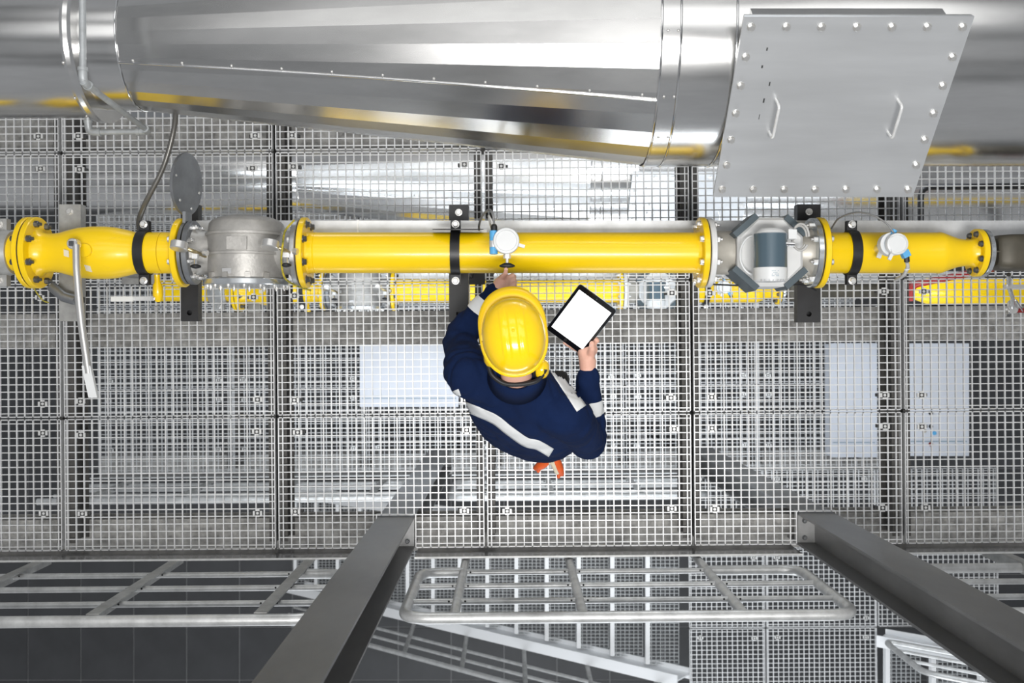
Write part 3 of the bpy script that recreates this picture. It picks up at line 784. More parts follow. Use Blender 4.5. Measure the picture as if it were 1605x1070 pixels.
def bracket(px, w, y0, y1, z, m, label, lower, hole=True):
    x = (px - 802.5) * (H - z) / F
    ya, yb = (535 - y0) * (H - z) / F, (535 - y1) * (H - z) / F
    t = thing('pipe_support', label, 'bracket', (x, GY, 0), lower)
    b = MB(); hw_ = w / 2; hr = .011; sq = .024; hy_ = yb + .035
    if hole:
        b.box(x - hw_, x + hw_, hy_ + sq, ya, z - .006, z)
        b.box(x - hw_, x - sq, yb, hy_ + sq, z - .006, z); b.box(x + sq, x + hw_, yb, hy_ + sq, z - .006, z)
        b.box(x - sq, x + sq, yb, hy_ - sq, z - .006, z)
        n = 24; vs_ = []; fs_ = []
        for zz in (z, z - .006):
            for k in range(n):
                a = 2 * PI * k / n; ca, sa = math.cos(a), math.sin(a); m_ = max(abs(ca), abs(sa))
                vs_.append((x + sq * ca / m_, hy_ + sq * sa / m_, zz)); vs_.append((x + hr * ca, hy_ + hr * sa, zz))
        for k in range(n):
            a = 2 * k; c = 2 * ((k + 1) % n)
            fs_ += [(a, c, c + 1, a + 1), (a + 2 * n, a + 1 + 2 * n, c + 1 + 2 * n, c + 2 * n), (a + 1, c + 1, c + 1 + 2 * n, a + 1 + 2 * n)]
        b.add(vs_, fs_)
    else: b.box(x - hw_, x + hw_, yb, ya, z - .006, z)
    b.box(x - hw_, x - hw_ + .005, yb, ya, z - .05, z - .006); b.box(x + hw_ - .005, x + hw_, yb, ya, z - .05, z - .006)
    b.box(x - hw_ + .005, x + hw_ - .005, yb, ya, z - .05, z - .045)
    part('arm', b, M[m], t)
    b = MB(); b.box(x - hw_ * .7, x + hw_ * .7, GY - .04, GY + .04, 0.01, z - .006); part('post', b, M[m], t)
    b = MB(); b.box(x - .09, x + .09, GY - .07, GY + .07, 0.0, .012); part('foot_plate', b, M[m], t)
    b = MB(); b.box(x - hw_ * .55, x + hw_ * .55, GY - .03, GY + .03, z, GZ - (.075 if m == 'black' else .104)); part('saddle', b, M[m], t)
    for yy in (ya - .032,): bolt(t, (x, yy, z), (0, 0, 1), .012)
bracket(109.5, .092, 320, 503, .80, 'grey_clamp', 'grey pipe support arm under the ball valve', 'grey support arm at the left' + low, False)
bracket(297, .074, 320, 503, .80, 'black', 'black pipe support arm left of the filter', 'black support arm left of the filter' + low)
bracket(719, .082, 321, 505, .80, 'black', 'black pipe support arm with hole beside the worker', 'black support arm near the middle' + low)
bracket(1268, .098, 320, 505, .80, 'black', 'black pipe support arm below the flow meter', 'black support arm right of the flow meter' + low)
t = thing('diagonal_strut', 'grey steel strut slanting from the left support arm', 'strut', W(92, 462, .8))
b = MB(); b.tube([W(80, 448, .86), W(100, 465, .86), W(118, 470, .86)], .022, 12); part('strut_tube', b, M['grey_plate'], t)
b = MB(); b.obox(W(124, 470, .8), (.02, 0, 0), (0, .012, 0), (0, 0, .01)); part('end_shoe', b, M['black'], t)

# cable tray behind the pipe
t = thing('cable_tray', 'galvanised channel tray running behind the yellow pipe', 'cable tray', (.8, .47, .78), 'galvanised tray behind the pipe' + low)
b = MB(); b.box(-1.32, 3.4, .420, .505, .838, .842); b.box(-1.32, 3.4, .501, .505, .806, .838); part('channel', b, M['tray'], t)
b = MB(); b.box(-.647, -.640, .419, .507, .842, .846); part('joint_strip', b, M['clip'], t)
for x in (-1.1, -.05, .9, 1.8, 2.7):
    b = MB(); b.box(x - .015, x + .015, .45, .48, 0, .838); part('leg', b, M['tray'], t)
# round tag plate under the clamp
b = MB(); b.lathe([(-.0015, .102), (.0015, .102)], W(718, 360, 1.02) + Vector((0, .002, 0)), (0, 1, .12), 40)
solo('ring_plate', b, M['black'], 'thin dark round plate edge-on behind the black clamp', 'plate', W(718, 360, .94))

# transmitters
def transmitter(px, py, r, label, lower, ang=0.0, cab=None, knob=False):
    c = W(px, py, 1.285)
    t = thing('pressure_transmitter', label, 'transmitter', (c.x, c.y, GZ + .08), lower)
    b = MB(); b.lathe([(-.075, r * .86), (-.012, r * .86)], c, (0, 0, 1), 36); part('housing', b, M['blue'], t, 'light blue housing')
    b = MB(); b.lathe([(-.022, r * .97), (-.018, r), (-.004, r), (.002, r * .955), (.004, r * .80), (.001, r * .76), (.0015, .001)], c, (0, 0, 1), 40); lid = part('lid', b, M['white'], t)
    for k in range(4):
        a = PI / 4 + k * PI / 2
        b = MB(); b.obox(c + Vector((r * .87 * math.cos(a), r * .87 * math.sin(a), .0035)), (.007 * math.cos(a + 1.2), .007 * math.sin(a + 1.2), 0), (.0018 * math.cos(a - .37), .0018 * math.sin(a - .37), 0), (0, 0, .0012)); part('lid_notch', b, M['tray'], lid)
    b = MB(); b.cyl((c.x, c.y, GZ + .075), (c.x, c.y, c.z - .07), .016, 14); part('stem', b, M['bolt'], t)
    b = MB(); d_ = Vector((math.cos(ang), math.sin(ang), 0)); b.obox(c + d_ * (r + .010) + Vector((0, 0, -.015)), d_ * .013, Vector((-d_.y, d_.x, 0)) * .006, (0, 0, .005)); part('lock_tab', b, M['white'], t)
    return t, c
t, c = transmitter(793.5, 377, .0495, 'white round pressure transmitter with blue housing at the worker\'s fingertip', 'white transmitter on the long pipe' + low, -.3)
b = MB(); b.cyl(c + Vector((-.048, .04, -.03)), c + Vector((-.048, -.048, -.03)), .0155, 16); part('terminal_barrel', b, M['blue'], t, 'light blue terminal barrel')
b = MB(); b.cyl(c + Vector((-.048, .002, -.029)), c + Vector((-.048, -.022, -.029)), .0165, 16); part('nameplate_band', b, M['tray'], t)
b = MB(); b.lathe([(0, .0125), (.016, .0125), (.024, .009)], c + Vector((-.046, .040, -.03)), (0, 1, 0), 10); part('cable_gland', b, M['rubber'], t)
b = MB(); b.lathe([(.040, .008), (.047, .008)], c + Vector((.003, 0, -.045)), (0, -1, 0), 10); b.lathe([(.047, .0145), (.063, .0145)], c + Vector((.003, 0, -.045)), (0, -1, 0), 6, False); b.lathe([(.063, .0055), (.081, .0055)], c + Vector((.003, 0, -.045)), (0, -1, 0), 10); part('needle_valve', b, M['clip'], t)
b = MB(); kc = c + Vector((.003, -.080, -.045)); rr = []
for hx_, yy in ((.012, 0), (.020, -.004), (.029, -.008), (.030, -.013), (.020, -.017), (.008, -.018)):
    rr.append([kc + Vector((hx_ * math.copysign(abs(math.cos(a)) ** .8, math.cos(a)), yy, (.006 + .25 * hx_) * math.sin(a))) for a in [2 * PI * k / 20 for k in range(20)]])
b.ring_loft(rr, True, True, True); part('knob', b, M['rubber'], t, 'black valve knob')
KNOB = kc + Vector((-.004, -.019, 0))
cp = arc([c + Vector((-.046, .064, -.03)), W(773, 338, 1.27), W(767, 328.5, 1.22), W(756, 338, 1.12), W(751, 352, 1.0), W(751, 360, .9)], 8)
b = MB(); b.tube(cp, .0045, 8); part('cable', b, M['cable'], t)
cp = arc([c + Vector((-.046, .064, -.03)), W(770, 345, 1.26), W(766, 338, 1.24), W(768, 350, 1.2), W(772, 362, 1.1)], 8)
b = MB(); b.tube(cp, .004, 8); part('cable', b, M['cable_light'], t)
b = MB(); b.box(*sorted((W(754, 0, .9).x, W(763, 0, .9).x)), W(0, 364, .9).y, W(0, 358, .9).y, .842, .864); part('cable_clip', b, M['bolt'], t)

t, c = transmitter(1407, 382, .041, 'white round transmitter on the right pipe with looped cable', 'white transmitter at the right' + low, -2.0)
b = MB(); b.lathe([(-.066, .044), (-.03, .044)], c + Vector((-.009, .002, 0)), (0, 0, 1), 30); part('rear_lid', b, M['white'], t)
b = MB(); b.obox(c + Vector((.036, -.036, -.02)), (.012, .006, 0), (-.006, .012, 0), (0, 0, .014)); part('terminal_block', b, M['blue'], t, 'light blue terminal block')
b = MB(); b.lathe([(0, .011), (.022, .011)], c + Vector((.041, -.044, -.02)), (.15, -1, -.2), 8, False); part('cable_gland', b, M['rubber'], t)
cp = arc([c + Vector((.044, -.066, -.024)), c + Vector((.053, -.085, -.04)), c + Vector((.056, -.112, -.09)), c + Vector((.055, -.125, -.16))], 8)
b = MB(); b.tube(cp, .007, 8); part('cable', b, M['cable_light'], t)
b = MB(); b.cyl(cp[10] + Vector((0, .003, 0)), cp[10] + Vector((.0015, -.003, 0)), .0105, 10); part('cable_tie', b, M['white'], t)
cp = arc([W(1401, 365, 1.26), W(1388, 349, 1.26), W(1365, 336, 1.22), W(1340, 333, 1.15), W(1315, 342, 1.05), W(1303, 358, .92)], 8)
b = MB(); b.tube(cp, .0035, 8); part('looped_cable', b, M['cable'], t)
b = MB(); b.lathe([(0, .009), (.02, .009)], W(1380, 391, 1.12), (-.3, -.2, 1), 10); b.obox(W(1378, 400, 1.13), (.008, -.003, 0), (.004, .010, 0), (0, 0, .005)); part('test_plug', b, M['clip'], t)
b = MB(); b.lathe([(-.012, .011), (.012, .011)], W(1400, 365, 1.25), (.5, 1, 0), 10); part('gland_boss', b, M['blue'], t)

# black rounded tube frame below the grating at the right
pts = [W(1443, 372, -.55), W(1443, 293, -.55), W(1680, 291, -.55)]
b = MB(); b.tube(fillet(pts, .06, 8), .0175, 12)
b.cyl(pts[0], pts[0] + Vector((0, -.02, -.4)), .0175, 12)
solo('tube_frame', b, M['black'], 'black rounded tube frame below the grating right of the hatch', 'frame', pts[0] + Vector((0, 0, -.4)))
b = MB(); b.tube(fillet([W(1428, 472, -.80), W(1428, 447, -.80), W(1520, 428, -.75), W(1640, 402, -.70)], .05), .02, 10)
solo('red_pipe', b, M['red'], 'dark red pipe below the grating beside the wide yellow pipe', 'pipe', W(1428, 472, -.80))

y_ = W(0, 456, -1.0).y
t = thing('lower_gas_pipe', 'wide yellow pipe with tapered end below the grating at the right edge', 'pipe', (2.9, y_, -1.08))
b = MB(); b.slathe([(2.40, .040), (2.43, .052), (2.50, .079), (3.7, .079)], (0, y_, -1.0), (1, 0, 0), 32); part('pipe', b, M['yellow'], t)
b = MB(); b.lathe([(2.375, .06), (2.40, .06)], (0, y_, -1.0), (1, 0, 0), 24); part('end_flange', b, M['red'], t)
for x in (2.78, 3.4):
    b = MB(); b.box(x - .03, x + .03, y_ - .03, y_ + .03, LV, -1.07); part('support_leg', b, M['black'], t)

# ------------------------------------------------------------------ copies on the lower level
for o, lab in LEVEL:
    c = copy_tree(o, None, LV)
    c['label'] = lab

# ------------------------------------------------------------------ equipment boxes on the lower level
def chest(x0, x1, y0, y1, ztop, label, buttons=False):
    cx, cy = (x0 + x1) / 2, (y0 + y1) / 2
    t = thing('equipment_box', label, 'box', (cx, cy, LV))
    b = MB(); b.box(x0, x1, y0, y1, LV + .05, ztop); part('body', b, M['cabinet'], t)
    b = MB(); b.box(x0 + .02, x1 - .02, y0 + .02, y1 - .02, LV, LV + .05); part('plinth', b, M['black'], t)
    b = MB(); b.box(x0 - .006, x1 + .006, y0 - .006, y1 + .006, ztop, ztop + .012); tp = part('lid', b, M['cabinet'], t)
    b = MB(); b.box(cx - .05, cx + .05, y0 - .02, y0 - .006, ztop - .06, ztop - .03); part('latch', b, M['black'], t)
    b = MB(); b.box(x0 + .01, x1 - .01, y0 + .12 * (y1 - y0), y0 + .12 * (y1 - y0) + .008, ztop + .012, ztop + .015); part('lid_seam', b, M['print'], tp)
    if buttons:
        for k, (bx, by, m) in enumerate(((.36, .62, 'black'), (.36, .74, 'black'), (.42, .80, 'blue'), (.25, .78, 'beige'), (.36, .90, 'red'))):
            b = MB(); b.lathe([(0, .016), (.012, .014)], (x0 + bx * (x1 - x0), y1 - by * (y1 - y0), ztop + .012), (0, 0, 1), 12); part('button', b, M[m], tp)
chest(2.50, 2.85, -.90, -.02, -2.80, 'long narrow pale box on the lower level right of the right column')
chest(2.97, 3.41, -.85, -.02, -2.45, 'pale box with buttons on the lower level at the right edge', True)
chest(-1.17, -.42, -.50, -.02, -2.70, 'wide low pale box on the lower level left of the worker')

# ------------------------------------------------------------------ stairs below
def tread_mesh(w, d):
    b = MB(); p = .030; bd = .03
    n = int(w / p)
    for i in range(n + 1):
        y = -w / 2 + i * w / n; b.box(-d / 2, d / 2, y - .002, y + .002, -bd, 0)
    n = int(d / .033)
    for i in range(n + 1):
        x = -d / 2 + i * d / n; b.box(x - .0025, x + .0025, -w / 2, w / 2, -.01, 0)
    return b.mesh('tread_bars', M['tread'])
SW = .98; TM = tread_mesh(SW, .262)
nb = MB(); nb.box(-.018, .018, -SW / 2, SW / 2, -.05, .004); NOSE = nb.mesh('nosing', M['nosing'])
def stair(label, x0, z0, sgn, n, yc):
    # sgn -1: descends to the left from (x0, z0); +1: climbs to the right
    t = thing('steel_stair', label, 'stairs', (x0, yc, min(z0, z0 + sgn * n * .212)))
    for k in range(n):
        if sgn < 0: x, z = x0 - .135 - k * .27, z0 - (k + 1) * .212
        else: x, z = x0 + .135 + k * .27, z0 + (k + 1) * .212
        tr = link('tread', TM, t, (x, yc, z)); tr['kind'] = 'stuff'
        link('nosing', NOSE, tr, (x - .125, yc, z))
    for s in (-1, 1):
        b = MB(); y = yc + s * (SW / 2 + .03)
        pa = Vector((x0, y, z0 + (.02 if sgn < 0 else .1))); dr = Vector((sgn * .27, 0, sgn * .212)) if sgn > 0 else Vector((-.27, 0, -.212))
        pb = pa + dr * n; mid = (pa + pb) / 2; u = dr.normalized(); w_ = Vector((-u.z, 0, u.x))
        if w_.z < 0: w_ = -w_
        L = (pb - pa).length / 2
        b.obox(mid, u * L, (0, .006, 0), w_ * .11); b.obox(mid + w_ * .11, u * L, (0, .045, 0), w_ * .006); b.obox(mid - w_ * .11, u * L, (0, .045, 0), w_ * .006)
        part('stringer', b, M['nosing'], t)
    return t
stair('galvanised stair with bright nosings descending left below the railing', 1.38, LV, -1, 14, -2.17)
stair('galvanised stair climbing to the right at the bottom right corner', 2.93, LV, 1, 7, -2.87)
a = Vector((1.25, -2.760, LV + .0)); c = a + Vector((-.27, 0, -.212)) * 13
t = thing('stair_rail', 'slanting galvanised rail beside the descending stair', 'railing', c)
for h_, r_ in ((.95, .021), (.68, .014), (.42, .014)):
    b = MB(); b.cyl(a + Vector((0, 0, h_)), c + Vector((0, 0, h_)), r_, 12); part('handrail' if h_ > .9 else 'mid_rail', b, M['rail'], t)
for k in range(7):
    p = a + (c - a) * ((k + .15) / 6.6)
    b = MB(); b.cyl(p + Vector((0, 0, -.02)), p + Vector((0, 0, .95)), .021, 10); part('post', b, M['rail_dark'], t)
# rail loop of the climbing stair
a = Vector((2.86, -2.30, LV)); d_ = Vector((.27, 0, .212))
t = thing('stair_rail', 'rounded rail end of the climbing stair at the bottom right', 'railing', a)
lo_ = a + Vector((0, 0, .35)); hi_ = a + Vector((0, 0, 1.08))
b = MB(); b.tube(fillet([lo_ + d_ * 6, lo_, hi_, hi_ + d_ * 6], .1, 8), .022, 12); part('handrail', b, M['rail'], t)
for h_ in (.58, .82):
    b = MB(); b.cyl(a + Vector((0, 0, h_)), a + Vector((0, 0, h_)) + d_ * 6, .013, 10); part('mid_rail', b, M['rail'], t)
for k in (1.5, 4.5):
    b = MB(); b.cyl(a + d_ * k + Vector((0, 0, .0)), a + d_ * k + Vector((0, 0, 1.08)), .018, 10); part('post', b, M['rail_dark'], t)

# ------------------------------------------------------------------ ground
g = MB(); g.box(-16, 16, -14, 14, GV - .2, GV - .012); ground = struct('floor', g, M['joint'])
gs = .585
sl = MB(); sl.box(-gs / 2 + .006, gs / 2 - .006, -gs / 2 + .006, gs / 2 - .006, -.012, 0); SL = sl.mesh('slab', M['ground'])
for i in range(-12, 12):
    for j in range(-8, 3):
        o = link('slab', SL, ground); o.location = ((i + .35) * gs, (j + .1) * gs, GV + random.uniform(-.001, .001))

# ================================================================== the worker
def blob(mb, path, radii, n=14):
    P = [Vector(p) for p in path]; R = list(radii)
    d0 = (P[0] - P[1]).normalized(); d1 = (P[-1] - P[-2]).normalized()
    a = [(P[0] + d0 * R[0] * s, R[0] * c) for s, c in ((.97, .18), (.80, .60), (.45, .89))]
    e = [(P[-1] + d1 * R[-1] * s, R[-1] * c) for s, c in ((.45, .89), (.80, .60), (.97, .18))]
    pts = a + list(zip(P, R)) + e
    mb.tube([p for p, _ in pts], [r for _, r in pts], n)
def ell(c, ax, ay, n=32, sq=1.0):
    c, ax, ay = Vector(c), Vector(ax), Vector(ay); out = []
    for k in range(n):
        a = 2 * PI * k / n; ca, sa = math.cos(a), math.sin(a)
        out.append(c + ax * math.copysign(abs(ca) ** sq, ca) + ay * math.copysign(abs(sa) ** sq, sa))
    return out
def remesh(name, mb, voxel, smooth_it, m, disp=None, smooth_f=.5):
    me = mb.mesh(name, m); o = bpy.data.objects.new('tmp', me); COL.objects.link(o)
    md = o.modifiers.new('r', 'REMESH'); md.mode = 'VOXEL'; md.voxel_size = voxel; md.use_smooth_shade = True
    if smooth_it:
        ms = o.modifiers.new('s', 'SMOOTH'); ms.iterations = smooth_it; ms.factor = smooth_f
    dg = bpy.context.evaluated_depsgraph_get(); dg.update()
    res = bpy.data.meshes.new_from_object(o.evaluated_get(dg))
    bpy.data.objects.remove(o); res.name = name
    if disp:
        nn = [v.normal.copy() for v in res.vertices]
        for v, n_ in zip(res.vertices, nn): v.co += n_ * disp(v.co)
    res.materials.clear(); res.materials.append(m)
    res.polygons.foreach_set('use_smooth', [True] * len(res.polygons)); res.update()
    return res

person = thing('person', 'worker in navy overalls with reflective strips touching the gauge and holding a tablet', 'person', (.09, -.30, 0))
PB = wloc(person)
# joints
LS, LE, LW = Vector((-.160, -.120, 1.400)), Vector((-.197, .010, 1.185)), Vector((-.052, .200, 1.215))
RS, RE, RW = Vector((.205, -.275, 1.395)), Vector((.300, -.385, 1.135)), Vector((.288, -.112, 1.205))
yaw = math.radians(-22)
def yx(a): return Vector((math.cos(a), math.sin(a), 0))
def yy_(a): return Vector((-math.sin(a), math.cos(a), 0))
# -- body skin (head, neck, hands, whole figure)
sk = MB(); sk.share = True
trunk = [((.085, -.285, .86), .13, .10, -.28), ((.085, -.285, .98), .155, .11, -.30), ((.075, -.275, 1.12), .145, .105, -.34), ((.05, -.235, 1.28), .165, .11, yaw), ((.025, -.200, 1.40), .15, .09, yaw), ((.02, -.165, 1.47), .07, .065, yaw), ((.016, -.12, 1.52), .055, .06, 0), ((.010, -.06, 1.58), .055, .06, 0)]
sk.ring_loft([ell(c, yx(a) * rx, yy_(a) * ry) for c, rx, ry, a in trunk])
for hip, knee, ank, s in (((.005, -.265, .90), (.0, -.235, .49), (-.03, -.285, .10), 1), ((.175, -.315, .90), (.20, -.285, .49), (.215, -.345, .10), 1)):
    blob(sk, [hip, knee, ank], [.085, .055, .04])
    blob(sk, [Vector(ank) + Vector((0, -.02, -.05)), Vector(ank) + Vector((.01, .15, -.065))], [.04, .03])
blob(sk, [LS, LE, LW], [.055, .042, .028]); blob(sk, [RS, RE, RW], [.055, .042, .028])
# head: facing +Y and slightly down
HC = Vector((.004, .006, 1.615)); hy_ = math.radians(6); pitch = math.radians(-20)
HR = Matrix.Rotation(hy_, 3, 'Z') @ Matrix.Rotation(pitch, 3, 'X')
def HPt(x, y, z): return HC + HR @ Vector((x, y, z))
hr_ = []
for z, rx, ry, oy in ((-.125, .030, .030, .055), (-.118, .048, .050, .040), (-.095, .060, .072, .022), (-.06, .068, .086, .010), (-.02, .073, .094, .004), (.03, .075, .097, 0), (.07, .068, .088, -.004), (.10, .048, .062, -.006), (.115, .02, .028, -.006)):
    hr_.append([HPt(rx * math.cos(a), oy + ry * math.sin(a), z) for a in [2 * PI * k / 28 for k in range(28)]])
sk.ring_loft(hr_)
blob(sk, [HPt(0, .095, .005), HPt(0, .112, -.025), HPt(0, .118, -.040)], [.009, .012, .014], 10)
blob(sk, [HPt(-.012, .108, -.045), HPt(.012, .108, -.045)], [.009, .009], 8)
blob(sk, [HPt(-.022, .094, -.073), HPt(0, .103, -.072), HPt(.022, .094, -.073)], [.005, .008, .005], 8)
blob(sk, [HPt(-.020, .093, -.083), HPt(0, .101, -.084), HPt(.020, .093, -.083)], [.005, .008, .005], 8)
for s in (-1, 1):
    blob(sk, [HPt(s * .078, -.005, .012), HPt(s * .082, -.012, -.01), HPt(s * .076, -.004, -.035)], [.010, .012, .008], 8)
    blob(sk, [HPt(s * .015, .092, .022), HPt(s * .045, .083, .024)], [.007, .006], 8)
# left hand: fist with thumb/index pressing the knob
kx = KNOB
pw = LW; pc = Vector((-.038, .220, 1.212))
blob(sk, [pw, (pw + pc) / 2, pc, Vector((-.030, .232, 1.210))], [.028, .030, .032, .027])
tip = kx + Vector((0, -.003, .004))
blob(sk, [Vector((-.040, .232, 1.224)), Vector((-.033, .246, 1.242)), tip + Vector((-.001, -.018, .012)), tip], [.0120, .0105, .0095, .0085], 12)
for i, (dx, dy, dz) in enumerate(((.0, .004, -.002), (.003, -.013, -.008), (.003, -.030, -.013), (.000, -.045, -.016))):
    k0 = Vector((-.016, .238, 1.220)) + Vector((dx, dy, dz))
    blob(sk, [k0, k0 + Vector((.020, .010, -.002)), k0 + Vector((.026, .006, -.022)), k0 + Vector((.008, -.002, -.034))], [.0105, .0098, .0090, .0080], 10)
# tablet frame (needed for the right hand)
TL, TR, BL, BR = W(907, 443, 1.31), W(965, 487, 1.31), W(859, 517, 1.19), W(913, 555, 1.19)
tc_ = (TL + TR + BL + BR) / 4
tu = ((TR - TL) + (BR - BL)).normalized(); tv_ = ((TL - BL) + (TR - BR)); tv_ = (tv_ - tu * tv_.dot(tu)).normalized(); tn = tu.cross(tv_).normalized()
if tn.z < 0: tn = -tn
def TP(u, v, k=0): return tc_ + tu * u + tv_ * v + tn * k       # half sizes .085 x .12
# right hand holding the lower right corner
q0 = RW
palm = TP(.092, -.112, -.020)
blob(sk, [q0, (q0 + palm) / 2 + Vector((.004, 0, .004)), palm, TP(.100, -.088, -.016)], [.030, .034, .037, .028])
blob(sk, [TP(.106, -.122, -.004), TP(.110, -.090, .008), TP(.099, -.062, .0175), TP(.087, -.046, .0150)], [.021, .0175, .0135, .0110], 12)
for i in range(4):
    v = -.100 + i * .020
    blob(sk, [TP(.098, v - .002, -.020), TP(.060, v + .001, -.026), TP(.030, v - .002 - .004 * i, -.0225), TP(.012, v - .004, -.0185)], [.0105, .0100, .0090, .0080], 10)
blob(sk, [TP(.07, -.124, -.026), TP(.035, -.130, -.024), TP(.004, -.131, -.017)], [.0110, .0100, .0080], 10)
body_me = remesh('body', sk, .0042, 3, M['skin'])
body_o = link('body', body_me, person); body_o.location = -PB
# nails
def nail(p, n_, d_, w=.0055, l=.0065):
    b = MB(); n_ = Vector(n_).normalized(); d_ = Vector(d_); d_ = (d_ - n_ * d_.dot(n_)).normalized(); s_ = d_.cross(n_)
    b.obox(p, s_ * w, d_ * l, n_ * .0008); return b
NAIL = mat('nail', (0.78, 0.50, 0.42), 0.3)
part('nail', nail(tip + Vector((0, -.006, .0085)), (0, -.2, 1), (.05, 1, -.3)), NAIL, body_o)
part('nail', nail(TP(.088, -.050, .0262), tn, (TP(.082, -.048) - TP(.095, -.068)), .006, .007), NAIL, body_o)
for s in (-1, 1):
    b = MB(); b.slathe([(-.010, .002), (-.006, .009), (0, .0115), (.006, .009), (.010, .002)], HPt(s * .030, .083, .004), HR @ Vector((0, 1, 0)), 12); part('eye', b, M['eye'], body_o)
    b = MB(); b.slathe([(0, .005), (.002, .001)], HPt(s * .030, .0935, .004), HR @ Vector((0, 1, 0)), 10); part('pupil', b, M['hair'], body_o)
# hair showing round the back of the head
hb = MB(); hr2 = []
for z, rx, ry, oy in ((-.055, .066, .080, -.012), (-.02, .077, .097, -.006), (.03, .080, .101, -.004), (.07, .073, .093, -.008), (.105, .050, .064, -.008), (.121, .02, .028, -.008)):
    hr2.append([HPt(rx * math.cos(a), oy + ry * math.sin(a), z) for a in [PI * 0.93 + PI * 1.14 * k / 24 for k in range(25)]])
hb.ring_loft(hr2, False, False); part('hair', hb, M['hair'], person)

# -- jacket
jk = MB(); jk.share = True
trunk = [((.085, -.315, .80), .190, .145, -.30), ((.085, -.318, .86), .198, .152, -.30), ((.08, -.312, 1.00), .212, .165, -.34), ((.065, -.292, 1.12), .222, .170, yaw),
         ((.052, -.255, 1.24), .226, .160, yaw), ((.035, -.216, 1.33), .222, .150, yaw), ((.022, -.196, 1.40), .205, .128, yaw), ((.018, -.172, 1.45), .158, .105, yaw), ((.018, -.142, 1.49), .108, .082, yaw), ((.018, -.118, 1.525), .074, .066, yaw)]
jk.ring_loft([ell(c, yx(a) * rx, yy_(a) * ry, 40, .9) for c, rx, ry, a in trunk])
def limb(mb, pts, rad, n=18):
    P = arc(pts, 6); m = len(P) - 1; R = []
    for i in range(len(P)):
        t_ = i / m * (len(rad) - 1); k = min(int(t_), len(rad) - 2); R.append(rad[k] + (rad[k + 1] - rad[k]) * (t_ - k))
    blob(mb, P, R, n)
def mid(a, c, t_): return a + (c - a) * t_
limb(jk, [mid(LS, Vector((.02, -.2, 1.4)), .35), LS, mid(LS, LE, .5), LE, mid(LE, LW, .5), mid(LE, LW, .90)], [.088, .086, .073, .068, .057, .047])
limb(jk, [mid(RS, Vector((.02, -.2, 1.4)), .35), RS, mid(RS, RE, .5), RE, mid(RE, RW, .5), mid(RE, RW, .92)], [.090, .088, .076, .070, .058, .049])
def wr(co):
    a = 0.0
    p = co * 1.0
    w = noise.noise(Vector((p.x * 5, p.y * 5, p.z * 9)))
    f = abs(noise.noise(Vector((p.x * 11 + 3, p.y * 11 + w, p.z * 16))))
    a += -.006 * (1 - min(1, f * 3.2)) + .006 * w
    # creases at the elbows
    for e, d_ in ((LE, LW - LE), (RE, RW - RE), (LS, LE - LS), (RS, RE - RS)):
        r_ = (co - e).length
        if r_ < .15: a += .0042 * math.sin((co - e).dot(d_.normalized()) * 95 + w * 3) * (1 - r_ / .15)
    return a
jacket_me = remesh('jacket', jk, .0075, 6, M['navy'], wr)
jacket = link('jacket', jacket_me, person); jacket.location = -PB
jacket['label'] = 'dark navy work jacket'
bvh = BVHTree.FromPolygons([v.co for v in jacket_me.vertices], [list(p.vertices) for p in jacket_me.polygons])
# collar
cb = MB(); rr = []
for k in range(29):
    a = math.radians(70) + math.radians(320) * k / 28
    for_ = yx(yaw * .6) * math.cos(a) + yy_(yaw * .6) * math.sin(a)
    base = Vector((.018, -.126, 1.500)) + Vector((for_.x * .082, for_.y * .074, 0))
    top = Vector((.016, -.098, 1.548)) + Vector((for_.x * .071, for_.y * .066, 0))
    o_ = Vector((for_.x, for_.y, .1)) * .007
    rr.append([base, top, top + o_, base + o_ * 1.6 + Vector((for_.x, for_.y, 0)) * .012])
cb.ring_loft(rr, True, True, True); part('collar', cb, M['navy'], person)
# reflective strips projected onto the jacket surface
def strip(name, pts2, halfw, view=True, n=36):
    """strip along an (x, y) path on the jacket; pts2 are positions seen from above on the cloth"""
    P = arc([Vector((x, y, 0)) for x, y in pts2], 12); b = MB(); rows = []
    for i, p in enumerate(P):
        t_ = (P[min(i + 1, len(P) - 1)] - P[max(i - 1, 0)]).normalized(); s_ = Vector((-t_.y, t_.x, 0))
        hw_ = halfw if not isinstance(halfw, (tuple, list)) else halfw[0] + (halfw[1] - halfw[0]) * i / (len(P) - 1)
        row = []
        for j in range(7):
            q = p + s_ * hw_ * (j / 3 - 1)
            o_ = Vector((0, 0, H)); tgt = Vector((q.x, q.y, 1.2))
            hit = bvh.ray_cast(o_, (tgt - o_).normalized())
            row.append(hit[0] + hit[1] * .0022 if hit[0] else None)
        rows.append(row)
    idx = {}; vs_ = []; fs_ = []
    for i, r_ in enumerate(rows):
        for j, q in enumerate(r_):
            if q is not None: idx[(i, j)] = len(vs_); vs_.append(q)
    for i in range(len(rows) - 1):
        for j in range(6):
            ks = [(i, j), (i + 1, j), (i + 1, j + 1), (i, j + 1)]
            if all(k in idx for k in ks):
                z_ = [vs_[idx[k]].z for k in ks]
                if max(z_) - min(z_) < .12: fs_.append([idx[k] for k in ks])
    b.add(vs_, fs_, True)
    o = part(name, b, M['reflect'], jacket, 'pale reflective strip'); md = o.modifiers.new('thick', 'SOLIDIFY'); md.thickness = .0015
    return o
def at12(px, py): q = W(px, py, 1.2); return (q.x, q.y)
strip('reflective_strip', [at12(712, 612), at12(722, 632), at12(750, 645), at12(776, 657), at12(798, 674), at12(824, 692), at12(843, 697), at12(864, 709)], .0180)
strip('reflective_strip', [at12(859, 568), at12(876, 590), at12(895, 617), at12(911, 640)], (.014, .0215))
